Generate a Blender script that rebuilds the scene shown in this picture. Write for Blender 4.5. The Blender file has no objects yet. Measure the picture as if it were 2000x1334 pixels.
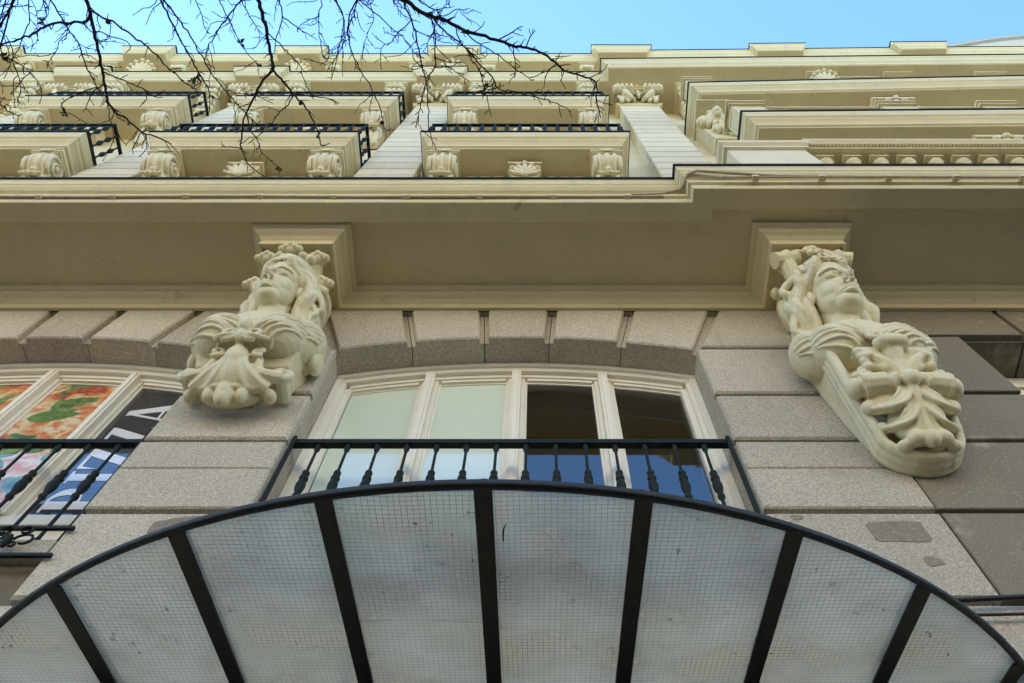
import bpy, bmesh, math, random
from mathutils import Vector, Matrix, Euler
R = math.radians
random.seed(11)
S = bpy.context.scene
COL = S.collection

# ------------------------------------------------------------------ camera
F_PX, CX, CY = 1618.0, 1050.0, 667.0            # focal length and centre in pixels of a 2000 px wide frame
cd = bpy.data.cameras.new('camera')
cam = bpy.data.objects.new('camera', cd); COL.objects.link(cam); S.camera = cam
cd.sensor_width = 36.0; cd.lens = 36.0 * F_PX / 2000.0
cd.shift_x = (1000.0 - CX) / 2000.0
cd.clip_start = 0.05; cd.clip_end = 3000
cam.location = (0, -2.5, 1.6)
cam.rotation_euler = (R(90 + 65.92), 0, 0)

# ------------------------------------------------------------------ sky, sun, exposure
SUN_EL, SUN_AZ = 44.0, -38.0                    # azimuth from +Y (behind the house) towards +X
w = bpy.data.worlds.new('World'); S.world = w; w.use_nodes = True
nt = w.node_tree; bg = nt.nodes['Background']
sky = nt.nodes.new('ShaderNodeTexSky'); sky.sky_type = 'NISHITA'; sky.sun_disc = False
sky.sun_elevation = R(SUN_EL); sky.sun_rotation = R(SUN_AZ)
sky.air_density = 1.0; sky.dust_density = 0.25; sky.ozone_density = 1.0
tint = nt.nodes.new('ShaderNodeMix'); tint.data_type = 'RGBA'; tint.blend_type = 'MULTIPLY'; tint.inputs[0].default_value = 1
tint.inputs[7].default_value = (.64, .87, 1.03, 1)            # the camera's white balance
nt.links.new(sky.outputs[0], tint.inputs[6]); nt.links.new(tint.outputs[2], bg.inputs[0]); bg.inputs[1].default_value = 0.12
sl = bpy.data.lights.new('sun', 'SUN'); sun = bpy.data.objects.new('sun', sl); COL.objects.link(sun)
sl.energy = 5.0; sl.angle = R(0.53); sl.color = (1.0, 0.945, 0.84)
el, az = R(SUN_EL), R(SUN_AZ)
sdir = Vector((math.sin(az) * math.cos(el), math.cos(az) * math.cos(el), math.sin(el)))
sun.rotation_euler = sdir.to_track_quat('Z', 'Y').to_euler()
sun.location = (0, -10, 40)
S.view_settings.view_transform = 'Standard'; S.view_settings.look = 'None'
S.view_settings.gamma = 1.0; S.view_settings.use_curve_mapping = False
S.view_settings.exposure = 2.36
S.cycles.max_bounces = 10; S.cycles.diffuse_bounces = 5; S.cycles.transmission_bounces = 8

# ------------------------------------------------------------------ materials
def mat(name, col, rough=.7, spec=.3, noise=None, bump=None, col2=None, metallic=0.0, stain=None, speck=None, coat=0, vary=0.0, streak=None, crack=None):
    """noise=(scale, amount) varies the colour, bump=(scale, strength, distance), stain=(colour, scale, threshold), speck=(scale, dark colour, light colour)"""
    m = bpy.data.materials.new(name); m.use_nodes = True
    t = m.node_tree; b = t.nodes['Principled BSDF']
    b.inputs['Roughness'].default_value = rough
    b.inputs['Specular IOR Level'].default_value = spec
    b.inputs['Metallic'].default_value = metallic
    if coat: b.inputs['Coat Weight'].default_value = 1; b.inputs['Coat Roughness'].default_value = .03; b.inputs['Coat IOR'].default_value = coat
    g = t.nodes.new('ShaderNodeNewGeometry')
    out = None
    rgb = t.nodes.new('ShaderNodeRGB'); rgb.outputs[0].default_value = (*col, 1); out = rgb.outputs[0]
    def tex(scale, detail=4, rough_=.6):
        n = t.nodes.new('ShaderNodeTexNoise'); n.inputs['Scale'].default_value = scale
        n.inputs['Detail'].default_value = detail; n.inputs['Roughness'].default_value = rough_
        t.links.new(g.outputs['Position'], n.inputs['Vector']); return n.outputs[0]
    def ramp(src, a, b_):
        r = t.nodes.new('ShaderNodeMapRange'); r.inputs[1].default_value = a; r.inputs[2].default_value = b_
        r.clamp = True; t.links.new(src, r.inputs[0]); return r.outputs[0]
    def mix(fac, a, b_):
        x = t.nodes.new('ShaderNodeMix'); x.data_type = 'RGBA'
        t.links.new(fac, x.inputs[0]); t.links.new(a, x.inputs[6])
        if hasattr(b_, 'links') or hasattr(b_, 'is_linked'): t.links.new(b_, x.inputs[7])
        else: x.inputs[7].default_value = (*b_, 1)
        return x.outputs[2]
    if noise:
        c2 = col2 or tuple(c * (1 - noise[1]) for c in col)
        out = mix(ramp(tex(noise[0]), .3, .72), out, c2)
    if speck:
        out = mix(ramp(tex(speck[0], 2, .5), .56, .66), out, speck[1])
        out = mix(ramp(tex(speck[0] * .77, 2, .5), .57, .66), out, speck[2])
        v = t.nodes.new('ShaderNodeTexVoronoi'); v.inputs['Scale'].default_value = speck[0] * .9
        t.links.new(g.outputs['Position'], v.inputs['Vector'])
        sep = t.nodes.new('ShaderNodeSeparateColor'); t.links.new(v.outputs['Color'], sep.inputs[0])
        out = mix(ramp(sep.outputs[0], .80, .82), out, tuple(.5 * (a + c) for a, c in zip(speck[1], col)))
    if streak:                                   # rain streaks: noise stretched along the vertical
        mp = t.nodes.new('ShaderNodeMapping'); mp.inputs['Scale'].default_value = (7, 7, .55)
        t.links.new(g.outputs['Position'], mp.inputs[0])
        n = t.nodes.new('ShaderNodeTexNoise'); n.inputs['Scale'].default_value = 1.6; n.inputs['Detail'].default_value = 5
        t.links.new(mp.outputs[0], n.inputs['Vector'])
        out = mix(ramp(n.outputs[0], .56, .80), out, streak)
    if crack:
        wn = t.nodes.new('ShaderNodeTexNoise'); wn.inputs['Scale'].default_value = 3.5; wn.inputs['Detail'].default_value = 4
        t.links.new(g.outputs['Position'], wn.inputs['Vector'])
        va = t.nodes.new('ShaderNodeVectorMath'); va.operation = 'MULTIPLY_ADD'
        t.links.new(wn.outputs['Color'], va.inputs[0]); va.inputs[1].default_value = (.5, .5, .5); t.links.new(g.outputs['Position'], va.inputs[2])
        vo = t.nodes.new('ShaderNodeTexVoronoi'); vo.feature = 'DISTANCE_TO_EDGE'; vo.inputs['Scale'].default_value = crack[1]
        t.links.new(va.outputs[0], vo.inputs['Vector'])
        cm = t.nodes.new('ShaderNodeMath'); cm.operation = 'MULTIPLY'
        t.links.new(ramp(vo.outputs['Distance'], .007, .002), cm.inputs[0]); t.links.new(ramp(tex(.9, 2), .56, .70), cm.inputs[1])
        out = mix(cm.outputs[0], out, crack[0])
    if stain:
        for st in (stain if isinstance(stain, list) else [stain]):
            out = mix(ramp(tex(st[1], 6, .65), st[2], st[2] + .12), out, st[0])
    if vary:
        oi = t.nodes.new('ShaderNodeObjectInfo'); mr = t.nodes.new('ShaderNodeMapRange')
        mr.inputs[3].default_value = 1 - vary; mr.inputs[4].default_value = 1 + vary * .7; t.links.new(oi.outputs['Random'], mr.inputs[0])
        mu = t.nodes.new('ShaderNodeMix'); mu.data_type = 'RGBA'; mu.blend_type = 'MULTIPLY'; mu.inputs[0].default_value = 1
        t.links.new(out, mu.inputs[6]); t.links.new(mr.outputs[0], mu.inputs[7]); out = mu.outputs[2]
    t.links.new(out, b.inputs['Base Color'])
    if bump:
        bs = bump if isinstance(bump, list) else [bump]
        prev = None
        for sc_, st_, di_ in bs:
            n = t.nodes.new('ShaderNodeBump'); n.inputs['Strength'].default_value = st_; n.inputs['Distance'].default_value = di_
            t.links.new(tex(sc_, 5, .6), n.inputs['Height'])
            if prev: t.links.new(prev, n.inputs['Normal'])
            prev = n.outputs[0]
        t.links.new(prev, b.inputs['Normal'])
    return m

M = {}
M['cream'] = mat('cream_paint', (.665, .565, .325), .62, .25, (1.1, .10), [(6, .25, .02), (60, .12, .004)], stain=((.40, .32, .19), 2.3, .68), streak=(.60, .50, .31), crack=((.42, .34, .22), 1.1))
M['cream2'] = mat('cream_moulding_paint', (.68, .585, .345), .58, .25, (2.0, .10), [(14, .3, .012), (90, .12, .003)], stain=((.36, .29, .17), 4.5, .66), streak=(.58, .48, .30), crack=((.42, .34, .22), 1.6))
M['white_paint'] = mat('pale_cream_pilaster_paint', (.70, .615, .415), .6, .25, (1.6, .07), (40, .15, .004), vary=.05, streak=(.60, .515, .335))
M['sculpt'] = mat('cream_painted_plaster', (.75, .66, .42), .5, .3, (7, .09), [(35, .28, .006), (140, .15, .002)], stain=[((.52, .43, .27), 7, .60), ((.38, .31, .19), 24, .70)], streak=(.62, .52, .33))
M['granite'] = mat('speckled_granite', (.575, .50, .375), .85, .2, (1.3, .16), [(55, .5, .010), (150, .5, .006)], speck=(105, (.27, .235, .19), (.70, .64, .54)), stain=((.40, .335, .245), 1.6, .62), vary=.13, streak=(.43, .37, .28))
M['limestone'] = mat('smooth_brown_stone', (.235, .195, .135), .75, .25, (1.4, .2), [(20, .25, .01), (120, .25, .003)], stain=[((.37, .325, .25), 3.2, .57), ((.18, .15, .11), 6.5, .62), ((.20, .165, .12), 38, .62)], vary=.10, streak=(.20, .17, .125), speck=(150, (.17, .145, .105), (.32, .28, .215)))
M['mortar'] = mat('dark_mortar', (.20, .165, .12), .95, .1, (9, .3), (60, .5, .008))
M['patch'] = mat('grey_repair_mortar', (.29, .25, .19), .95, .1, (10, .25), [(55, .6, .01), (150, .5, .006)], speck=(140, (.20, .17, .13), (.38, .33, .26)))
M['frame'] = mat('ivory_window_paint', (.86, .80, .66), .42, .4, (3, .05), (50, .06, .002))
M['iron'] = mat('dark_green_iron_paint', (.014, .021, .016), .6, .16, (20, .25), (80, .2, .002))
M['black'] = mat('black_flashing', (.012, .014, .013), .7, .12, (6, .3), (25, .3, .006))
M['canopy_iron'] = mat('black_canopy_iron', (.006, .009, .009), .5, .35, (15, .3), (45, .4, .004))
M['bark'] = mat('dark_twig_bark', (.030, .020, .018), .9, .1, (50, .4), (120, .5, .002))
M['leaf'] = mat('young_leaf_green', (.10, .13, .03), .6, .3, (60, .4))
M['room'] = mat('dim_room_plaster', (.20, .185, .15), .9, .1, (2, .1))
M['film'] = mat('pale_green_frosted_film', (.74, .83, .67), .6, .2, (2, .05), None, coat=2.3)
M['road'] = mat('asphalt', (.06, .06, .06), .9, .2, (3, .2), (80, .5, .01))
M['pave'] = mat('paving_stone', (.085, .08, .07), .85, .2, (2, .15), (40, .3, .005))
M['cable_black'] = mat('black_cable_rubber', (.015, .015, .016), .5, .4, (20, .2))
M['cable_cream'] = mat('painted_over_cable', (.50, .42, .27), .6, .25, (12, .3))
M['wire'] = mat('steel_wire', (.10, .105, .10), .6, .3)
M['dirt'] = mat('dry_debris', (.035, .028, .022), .95, .1)
M['crack'] = mat('bright_crack_edge', (.85, .87, .85), .2, .6)
M['zinc'] = mat('pale_roof_zinc', (.50, .50, .45), .5, .4, (2, .08))

def glass_mat(name, ior=2.7, tint=(.97, .99, .97)):
    m = bpy.data.materials.new(name); m.use_nodes = True; t = m.node_tree
    t.nodes.remove(t.nodes['Principled BSDF']); o = t.nodes['Material Output']
    tr = t.nodes.new('ShaderNodeBsdfTransparent'); tr.inputs[0].default_value = (*tint, 1)
    gl = t.nodes.new('ShaderNodeBsdfGlossy'); gl.inputs['Roughness'].default_value = .012
    fr = t.nodes.new('ShaderNodeFresnel'); fr.inputs[0].default_value = ior
    ns = t.nodes.new('ShaderNodeTexNoise'); ns.inputs['Scale'].default_value = 1.7
    bp = t.nodes.new('ShaderNodeBump'); bp.inputs['Strength'].default_value = .03; bp.inputs['Distance'].default_value = .01
    t.links.new(ns.outputs[0], bp.inputs['Height']); t.links.new(bp.outputs[0], gl.inputs['Normal'])
    mx = t.nodes.new('ShaderNodeMixShader')
    t.links.new(fr.outputs[0], mx.inputs[0]); t.links.new(tr.outputs[0], mx.inputs[1]); t.links.new(gl.outputs[0], mx.inputs[2])
    t.links.new(mx.outputs[0], o.inputs[0]); return m
M['glass'] = glass_mat('window_glass')

def wired_glass_mat():
    m = bpy.data.materials.new('frosted_wired_glass'); m.use_nodes = True; t = m.node_tree
    t.nodes.remove(t.nodes['Principled BSDF']); o = t.nodes['Material Output']
    g = t.nodes.new('ShaderNodeNewGeometry')
    rf = t.nodes.new('ShaderNodeBsdfRefraction'); rf.inputs['Color'].default_value = (.86, .85, .77, 1)
    rf.inputs['Roughness'].default_value = .17; rf.inputs['IOR'].default_value = 1.45
    tl = t.nodes.new('ShaderNodeBsdfTranslucent'); tl.inputs[0].default_value = (.90, .86, .74, 1)
    df = t.nodes.new('ShaderNodeBsdfDiffuse'); df.inputs[0].default_value = (.40, .41, .38, 1)
    gl = t.nodes.new('ShaderNodeBsdfGlossy'); gl.inputs['Roughness'].default_value = .25
    n1 = t.nodes.new('ShaderNodeTexNoise'); n1.inputs['Scale'].default_value = 2.2; n1.inputs['Detail'].default_value = 3
    t.links.new(g.outputs['Position'], n1.inputs['Vector'])
    mr = t.nodes.new('ShaderNodeMapRange'); mr.inputs[1].default_value = .3; mr.inputs[2].default_value = .75
    mr.inputs[3].default_value = .14; mr.inputs[4].default_value = .50
    t.links.new(n1.outputs[0], mr.inputs[0])
    n2 = t.nodes.new('ShaderNodeTexNoise'); n2.inputs['Scale'].default_value = 220.0; n2.inputs['Detail'].default_value = 2
    t.links.new(g.outputs['Position'], n2.inputs['Vector'])
    bp = t.nodes.new('ShaderNodeBump'); bp.inputs['Strength'].default_value = .25; bp.inputs['Distance'].default_value = .002
    t.links.new(n2.outputs[0], bp.inputs['Height'])
    t.links.new(bp.outputs[0], rf.inputs['Normal']); t.links.new(bp.outputs[0], gl.inputs['Normal'])
    m1 = t.nodes.new('ShaderNodeMixShader'); t.links.new(mr.outputs[0], m1.inputs[0])
    t.links.new(rf.outputs[0], m1.inputs[1]); t.links.new(tl.outputs[0], m1.inputs[2])
    m2 = t.nodes.new('ShaderNodeMixShader'); m2.inputs[0].default_value = .06
    t.links.new(m1.outputs[0], m2.inputs[1]); t.links.new(df.outputs[0], m2.inputs[2])
    m3 = t.nodes.new('ShaderNodeMixShader'); m3.inputs[0].default_value = .05
    t.links.new(m2.outputs[0], m3.inputs[1]); t.links.new(gl.outputs[0], m3.inputs[2])
    t.links.new(m3.outputs[0], o.inputs[0]); return m
M['wired_glass'] = wired_glass_mat()

def pizza_mat():
    """flat print: a close-up of a pizza, in colour patches"""
    m = bpy.data.materials.new('pizza_photo_print'); m.use_nodes = True; t = m.node_tree
    b = t.nodes['Principled BSDF']; b.inputs['Roughness'].default_value = .45
    g = t.nodes.new('ShaderNodeNewGeometry')
    n0 = t.nodes.new('ShaderNodeTexNoise'); n0.inputs['Scale'].default_value = 4.5; n0.inputs['Detail'].default_value = 3
    t.links.new(g.outputs['Position'], n0.inputs['Vector'])
    ad = t.nodes.new('ShaderNodeVectorMath'); ad.operation = 'MULTIPLY_ADD'
    t.links.new(n0.outputs['Color'], ad.inputs[0]); ad.inputs[1].default_value = (.22, .22, .22); t.links.new(g.outputs['Position'], ad.inputs[2])
    n1 = t.nodes.new('ShaderNodeTexNoise'); n1.inputs['Scale'].default_value = 4.2; n1.inputs['Detail'].default_value = 6; n1.inputs['Roughness'].default_value = .6
    t.links.new(ad.outputs[0], n1.inputs['Vector'])
    cr = t.nodes.new('ShaderNodeValToRGB'); e = cr.color_ramp
    stops = [(.30, (.10, .012, .02)), (.38, (.45, .05, .015)), (.44, (.70, .20, .04)), (.49, (.78, .50, .20)), (.54, (.82, .70, .52)), (.59, (.74, .36, .10)), (.66, (.60, .08, .02)), (.74, (.85, .74, .62))]
    e.elements[0].position, e.elements[0].color = stops[0][0], (*stops[0][1], 1)
    e.elements[1].position, e.elements[1].color = stops[-1][0], (*stops[-1][1], 1)
    for p_, c_ in stops[1:-1]:
        k = e.elements.new(p_); k.color = (*c_, 1)
    t.links.new(n1.outputs[0], cr.inputs[0])
    n2 = t.nodes.new('ShaderNodeTexNoise'); n2.inputs['Scale'].default_value = 3.1; n2.inputs['Detail'].default_value = 2
    mp = t.nodes.new('ShaderNodeMapping'); mp.inputs['Location'].default_value = (3.7, 0, 8.1)
    t.links.new(ad.outputs[0], mp.inputs[0]); t.links.new(mp.outputs[0], n2.inputs['Vector'])
    gm = t.nodes.new('ShaderNodeMapRange'); gm.inputs[1].default_value = .54; gm.inputs[2].default_value = .575; t.links.new(n2.outputs[0], gm.inputs[0])
    n3 = t.nodes.new('ShaderNodeTexNoise'); n3.inputs['Scale'].default_value = 16; t.links.new(ad.outputs[0], n3.inputs['Vector'])
    gc = t.nodes.new('ShaderNodeValToRGB'); gc.color_ramp.elements[0].position = .35; gc.color_ramp.elements[0].color = (.02, .09, .012, 1)
    gc.color_ramp.elements[1].position = .68; gc.color_ramp.elements[1].color = (.22, .36, .06, 1); t.links.new(n3.outputs[0], gc.inputs[0])
    mx = t.nodes.new('ShaderNodeMix'); mx.data_type = 'RGBA'
    t.links.new(gm.outputs[0], mx.inputs[0]); t.links.new(cr.outputs[0], mx.inputs[6]); t.links.new(gc.outputs[0], mx.inputs[7])
    t.links.new(mx.outputs[2], b.inputs['Base Color']); b.inputs['Coat Weight'].default_value = 1; b.inputs['Coat Roughness'].default_value = .03; b.inputs['Coat IOR'].default_value = 2.0; return m
M['pizza'] = pizza_mat()
M['print_black'] = mat('matt_black_print', (.012, .012, .014), .5, .3, coat=2.1)
M['print_white'] = mat('white_print', (.80, .80, .78), .5, .3, coat=2.0)
M['print_green'] = mat('basil_leaf_print', (.06, .16, .022), .45, .3, (18, .5), col2=(.16, .30, .05), coat=2.0)

M['vein_print'] = mat('pale_vein_print', (.20, .34, .08), .45, .3, coat=2.0)

# ------------------------------------------------------------------ mesh helpers
class MB:
    def __init__(s): s.v = []; s.f = []; s.sm = []
    def add(s, vs, fs, smooth=False):
        o = len(s.v); s.v += [tuple(p) for p in vs]
        for f in fs: s.f.append(tuple(i + o for i in f)); s.sm.append(smooth)
        return s
    def box(s, x0, x1, y0, y1, z0, z1):
        vs = [(x, y, z) for z in (z0, z1) for y in (y0, y1) for x in (x0, x1)]
        return s.add(vs, [(0, 2, 3, 1), (4, 5, 7, 6), (0, 1, 5, 4), (2, 6, 7, 3), (0, 4, 6, 2), (1, 3, 7, 5)])
    def prism(s, poly, yf, yb, c=0.0):
        """polygon in x,z (counter-clockwise seen from the street) from depth yf (front) to yb, front edge chamfered by c"""
        n = len(poly)
        cx = sum(p[0] for p in poly) / n; cz = sum(p[1] for p in poly) / n
        vs = [(x, yb, z) for x, z in poly]; fs = [tuple(range(n))[::-1]]
        rings = [[(x, yf + c, z) for x, z in poly]]
        if c:
            ins = []
            for i in range(n):
                p0, p1, p2 = Vector(poly[i - 1]), Vector(poly[i]), Vector(poly[(i + 1) % n])
                d1 = (p1 - p0).normalized(); d2 = (p2 - p1).normalized()
                n1 = Vector((-d1.y, d1.x)); n2 = Vector((-d2.y, d2.x))
                q = n1 + n2; k = q.dot(n1)
                q = q * (c / k) if abs(k) > .2 else n1 * c
                ins.append((p1.x + q.x, yf, p1.y + q.y))
            rings.append(ins)
        k = 0
        for r in rings:
            base = len(vs); vs += r
            for i in range(n):
                j = (i + 1) % n; fs.append((k + i, k + j, base + j, base + i))
            k = base
        fs.append(tuple(range(k, k + n)))
        return s.add(vs, fs)
    def tube(s, pts, rad, n=8, smooth=True, flat=None):
        pts = [Vector(p) for p in pts]; m = len(pts)
        if not hasattr(rad, '__len__'): rad = [rad] * m
        vs = []; fs = []; up = None
        for i, p in enumerate(pts):
            d = (pts[min(i + 1, m - 1)] - pts[max(i - 1, 0)]).normalized()
            if up is None:
                up = Vector((0, 0, 1)) if abs(d.z) < .9 else Vector((1, 0, 0))
            a = d.cross(up)
            if a.length < 1e-5: a = d.orthogonal()
            a.normalize(); b = a.cross(d).normalized(); up = b
            for k in range(n):
                t = 2 * math.pi * k / n
                vs.append(p + (a * math.cos(t) + b * math.sin(t)) * rad[i])
        for i in range(m - 1):
            for k in range(n):
                k2 = (k + 1) % n
                fs.append((i * n + k, i * n + k2, (i + 1) * n + k2, (i + 1) * n + k))
        fs.append(tuple(range(n))[::-1]); fs.append(tuple(range((m - 1) * n, m * n)))
        return s.add(vs, fs, smooth)
    def lathe(s, c, prof, n=10, smooth=True):
        vs = []; fs = []; m = len(prof)
        for r, z in prof:
            for k in range(n):
                t = 2 * math.pi * (k + .5) / n
                vs.append((c[0] + r * math.cos(t), c[1] + r * math.sin(t), c[2] + z))
        for i in range(m - 1):
            for k in range(n):
                k2 = (k + 1) % n
                fs.append((i * n + k, i * n + k2, (i + 1) * n + k2, (i + 1) * n + k))
        fs.append(tuple(range(n))[::-1]); fs.append(tuple(range((m - 1) * n, m * n)))
        return s.add(vs, fs, smooth)
    def ell(s, c, r, rot=None, nu=18, nv=12, X=None):
        """ellipsoid; rot = Euler angles in degrees; X = extra 4x4 applied last"""
        Mx = Euler([R(a) for a in rot]).to_matrix() if rot else Matrix.Identity(3)
        vs = []; fs = []
        c = Vector(c)
        rr = r if hasattr(r, '__len__') else (r, r, r)
        def P(a, b):
            q = Mx @ Vector((rr[0] * math.cos(a) * math.cos(b), rr[1] * math.sin(a) * math.cos(b), rr[2] * math.sin(b))) + c
            return X @ q if X else q
        for j in range(1, nv):
            b = -math.pi / 2 + math.pi * j / nv
            for i in range(nu): vs.append(P(2 * math.pi * i / nu, b))
        bot = len(vs); vs.append(P(0, -math.pi / 2)); top = len(vs); vs.append(P(0, math.pi / 2))
        for j in range(nv - 2):
            for i in range(nu):
                i2 = (i + 1) % nu
                fs.append((j * nu + i, j * nu + i2, (j + 1) * nu + i2, (j + 1) * nu + i))
        for i in range(nu):
            i2 = (i + 1) % nu
            fs.append((bot, i2, i)); fs.append((top, (nv - 2) * nu + i, (nv - 2) * nu + i2))
        return s.add(vs, fs, True)
    def sweep(s, prof, path, cap_soffit=True, cap_top=True, back_y=None, ends=True):
        """moulding: prof = [(outward offset, z)], path = [(x, y)] left to right seen from the street, outward is -y side; mitred"""
        P = [Vector(p) for p in path]; n = len(P); m = len(prof)
        nrm = []
        for i in range(n):
            ds = []
            if i: ds.append((P[i] - P[i - 1]).normalized())
            if i < n - 1: ds.append((P[i + 1] - P[i]).normalized())
            ns = [Vector((d.y, -d.x)) for d in ds]
            if len(ns) == 2:
                q = ns[0] + ns[1]; q = q / max(q.dot(ns[0]), .2)
            else: q = ns[0]
            nrm.append(q)
        vs = []; fs = []
        for o, z in prof:
            for i in range(n): vs.append((P[i].x + nrm[i].x * o, P[i].y + nrm[i].y * o, z))
        for j in range(m - 1):
            for i in range(n - 1):
                fs.append((j * n + i, j * n + i + 1, (j + 1) * n + i + 1, (j + 1) * n + i))
        s.add(vs, fs)
        if back_y is not None:
            for j, on in ((0, cap_soffit), (m - 1, cap_top)):
                if not on: continue
                for i in range(n - 1):
                    a, b = vs[j * n + i], vs[j * n + i + 1]
                    if abs(a[0] - b[0]) < 1e-6: continue
                    s.add([a, b, (b[0], back_y, b[2]), (a[0], back_y, a[2])], [(0, 1, 2, 3)])
            for i in ((0, n - 1) if ends else ()):
                if abs(P[i].y - back_y) < 1e-6: continue
                pl = [vs[j * n + i] for j in range(m)]
                s.add(pl + [(pl[-1][0], back_y, pl[-1][2]), (pl[0][0], back_y, pl[0][2])], [tuple(range(m + 2))])
        return s
    def mesh(s, name, m, off=(0, 0, 0), recalc=True):
        me = bpy.data.meshes.new(name)
        me.from_pydata([(a - off[0], b - off[1], c - off[2]) for a, b, c in s.v], [], s.f)
        me.polygons.foreach_set('use_smooth', s.sm)
        
        if recalc:
            bm = bmesh.new(); bm.from_mesh(me); bmesh.ops.recalc_face_normals(bm, faces=bm.faces); bm.to_mesh(me); bm.free()
        me.materials.append(m); me.update(); return me

def world_off(o):
    v = Vector((0, 0, 0))
    while o: v += o.location; o = o.parent
    return v
def link(name, me, parent=None, loc=(0, 0, 0)):
    o = bpy.data.objects.new(name, me); COL.objects.link(o); o.location = loc
    if parent: o.parent = parent
    return o
def part(name, mb, m, parent, at=None, recalc=True):
    """mesh part built in world coordinates; at = its own origin in world coordinates"""
    off = world_off(parent) if parent else Vector((0, 0, 0))
    at = Vector(at) if at is not None else off
    return link(name, mb.mesh(name, m, at, recalc), parent, at - off)
def inst(name, me, parent, wloc, rz=0):
    o = link(name, me, parent, Vector(wloc) - world_off(parent)); o.rotation_euler.z = rz; return o
def tag(o, label=None, cat=None, group=None, kind=None):
    if label: o['label'] = label
    if cat: o['category'] = cat
    if group: o['group'] = group
    if kind: o['kind'] = kind
    return o
def thing(name, loc, label, cat, group=None):
    o = bpy.data.objects.new(name, None); o.empty_display_size = .2; COL.objects.link(o); o.location = loc
    return tag(o, label, cat, group)
def remesh(mb, name, m, voxel, off, smooth=2):
    """fuse overlapping modelled lumps into one carved surface"""
    me0 = mb.mesh(name + '_raw', m, off); ob = bpy.data.objects.new('tmp', me0); COL.objects.link(ob)
    r = ob.modifiers.new('r', 'REMESH'); r.mode = 'VOXEL'; r.voxel_size = voxel; r.use_smooth_shade = True
    if smooth:
        q = ob.modifiers.new('s', 'SMOOTH'); q.factor = .5; q.iterations = smooth
    dg = bpy.context.evaluated_depsgraph_get(); dg.update()
    me = bpy.data.meshes.new_from_object(ob.evaluated_get(dg)); me.name = name
    bpy.data.objects.remove(ob); bpy.data.meshes.remove(me0)
    if not me.materials: me.materials.append(m)
    return me
def rotm(ax, d): return Matrix.Rotation(R(d), 4, ax)
# ------------------------------------------------------------------ ground
tag(part('road', MB().box(-150, 150, -120, -4.2, -.2, -.12), M['road'], None), kind='structure')
tag(part('pavement', MB().box(-150, 150, -4.2, 14, -.2, 0), M['pave'], None), kind='structure')

# ------------------------------------------------------------------ the house
XC, PITCH = -.157, 3.47                      # middle of the central bay, bay spacing
PIL = [XC - 1.743 - PITCH * k for k in range(3)] + [1.90]      # pilaster axes
house = thing('apartment_building', (0, 0, 0), 'cream stucco apartment building with granite lower storey, balconies and carved cornices', 'building')

part('wall', MB().box(-17, 17, .02, 11, 7.82, 21.2), M['cream'], house)
part('ground_floor_wall', MB().box(-17, 17, .06, .40, 0, 4.74), M['mortar'], house)
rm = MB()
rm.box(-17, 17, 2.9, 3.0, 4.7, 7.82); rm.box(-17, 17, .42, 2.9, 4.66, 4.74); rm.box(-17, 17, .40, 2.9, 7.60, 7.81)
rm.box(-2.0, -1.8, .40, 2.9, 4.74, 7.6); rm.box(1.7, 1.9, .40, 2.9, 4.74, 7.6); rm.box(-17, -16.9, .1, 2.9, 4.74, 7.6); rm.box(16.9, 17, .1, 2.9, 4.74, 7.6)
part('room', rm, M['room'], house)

# granite storey: courses of blocks between grooves
GROOVE = [7.09, 6.37, 5.79, 5.095, 4.43, 3.77, 3.11, 2.45, 1.79, 1.13, .47]
HAIR = 5.485
def block(name, x0, x1, z0, z1, m, g=.042, c=.014, yf=0.0, depth=.055, front_only=False):
    mb = MB()
    a = random.uniform(-.003, .003)
    mb.prism([(x0, z0 + g / 2), (x1, z0 + g / 2), (x1, z1 - g / 2), (x0, z1 - g / 2)], yf + a, yf + depth, c)
    return part(name, mb, m, house, (x0, 0, z0))
def pier(x0, x1, m='granite'):
    part('pier', MB().box(x0, x1, .055, .42, 4.43, 7.09), M[m], house)
    zs = GROOVE
    for hi, lo in zip(zs[:-1], zs[1:]):
        if lo < 4.4: break
        if lo < HAIR < hi:
            mb = MB(); a = random.uniform(-.002, .002)
            mb.prism([(x0, lo + .021), (x1, lo + .021), (x1, HAIR - .002), (x0, HAIR - .002)], a, .055, .010)
            part('stone_block', mb, M[m], house, (x0, 0, lo))
            mb = MB(); mb.prism([(x0, HAIR + .002), (x1, HAIR + .002), (x1, hi - .021), (x0, hi - .021)], a + .001, .055, .010)
            part('stone_block', mb, M[m], house, (x0, 0, HAIR))
        else: block('stone_block', x0, x1, lo, hi, M[m])
PIERS = [(XC - PITCH - 1.312 - .866, XC - PITCH - 1.312), (XC - PITCH + 1.312, XC - 1.312), (XC + 1.312, 2.035)]
for x0, x1 in PIERS: pier(x0, x1)
# darker smooth stone beside the right pier
DULL0, DULL1 = 2.043, 3.16
part('pier', MB().box(DULL0, DULL1, .06, .42, 4.43, 7.31), M['limestone'], house)
for hi, lo in ((7.31, 6.39), (6.39, 5.79), (5.79, 5.095), (5.095, 4.43)):
    block('stone_block', DULL0, DULL1, lo, hi, M['limestone'], g=.044, c=.006, yf=.004, depth=.056)
zs = [4.43] + GROOVE[5:]
for hi, lo in zip(zs[:-1], zs[1:]):                     # courses below the mezzanine run through
    x = -8.0
    k = 0
    while x < 9:
        x2 = x + (1.15 if k % 2 else .95); k += 1
        if x2 > -6 and x < 5.5 and lo > 1.5: block('stone_block', x + .004, x2 - .004, lo, hi, M['granite'])
        x = x2
part('plinth', MB().box(-17, 17, .0, .06, 0, 1.77), M['granite'], house)
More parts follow.
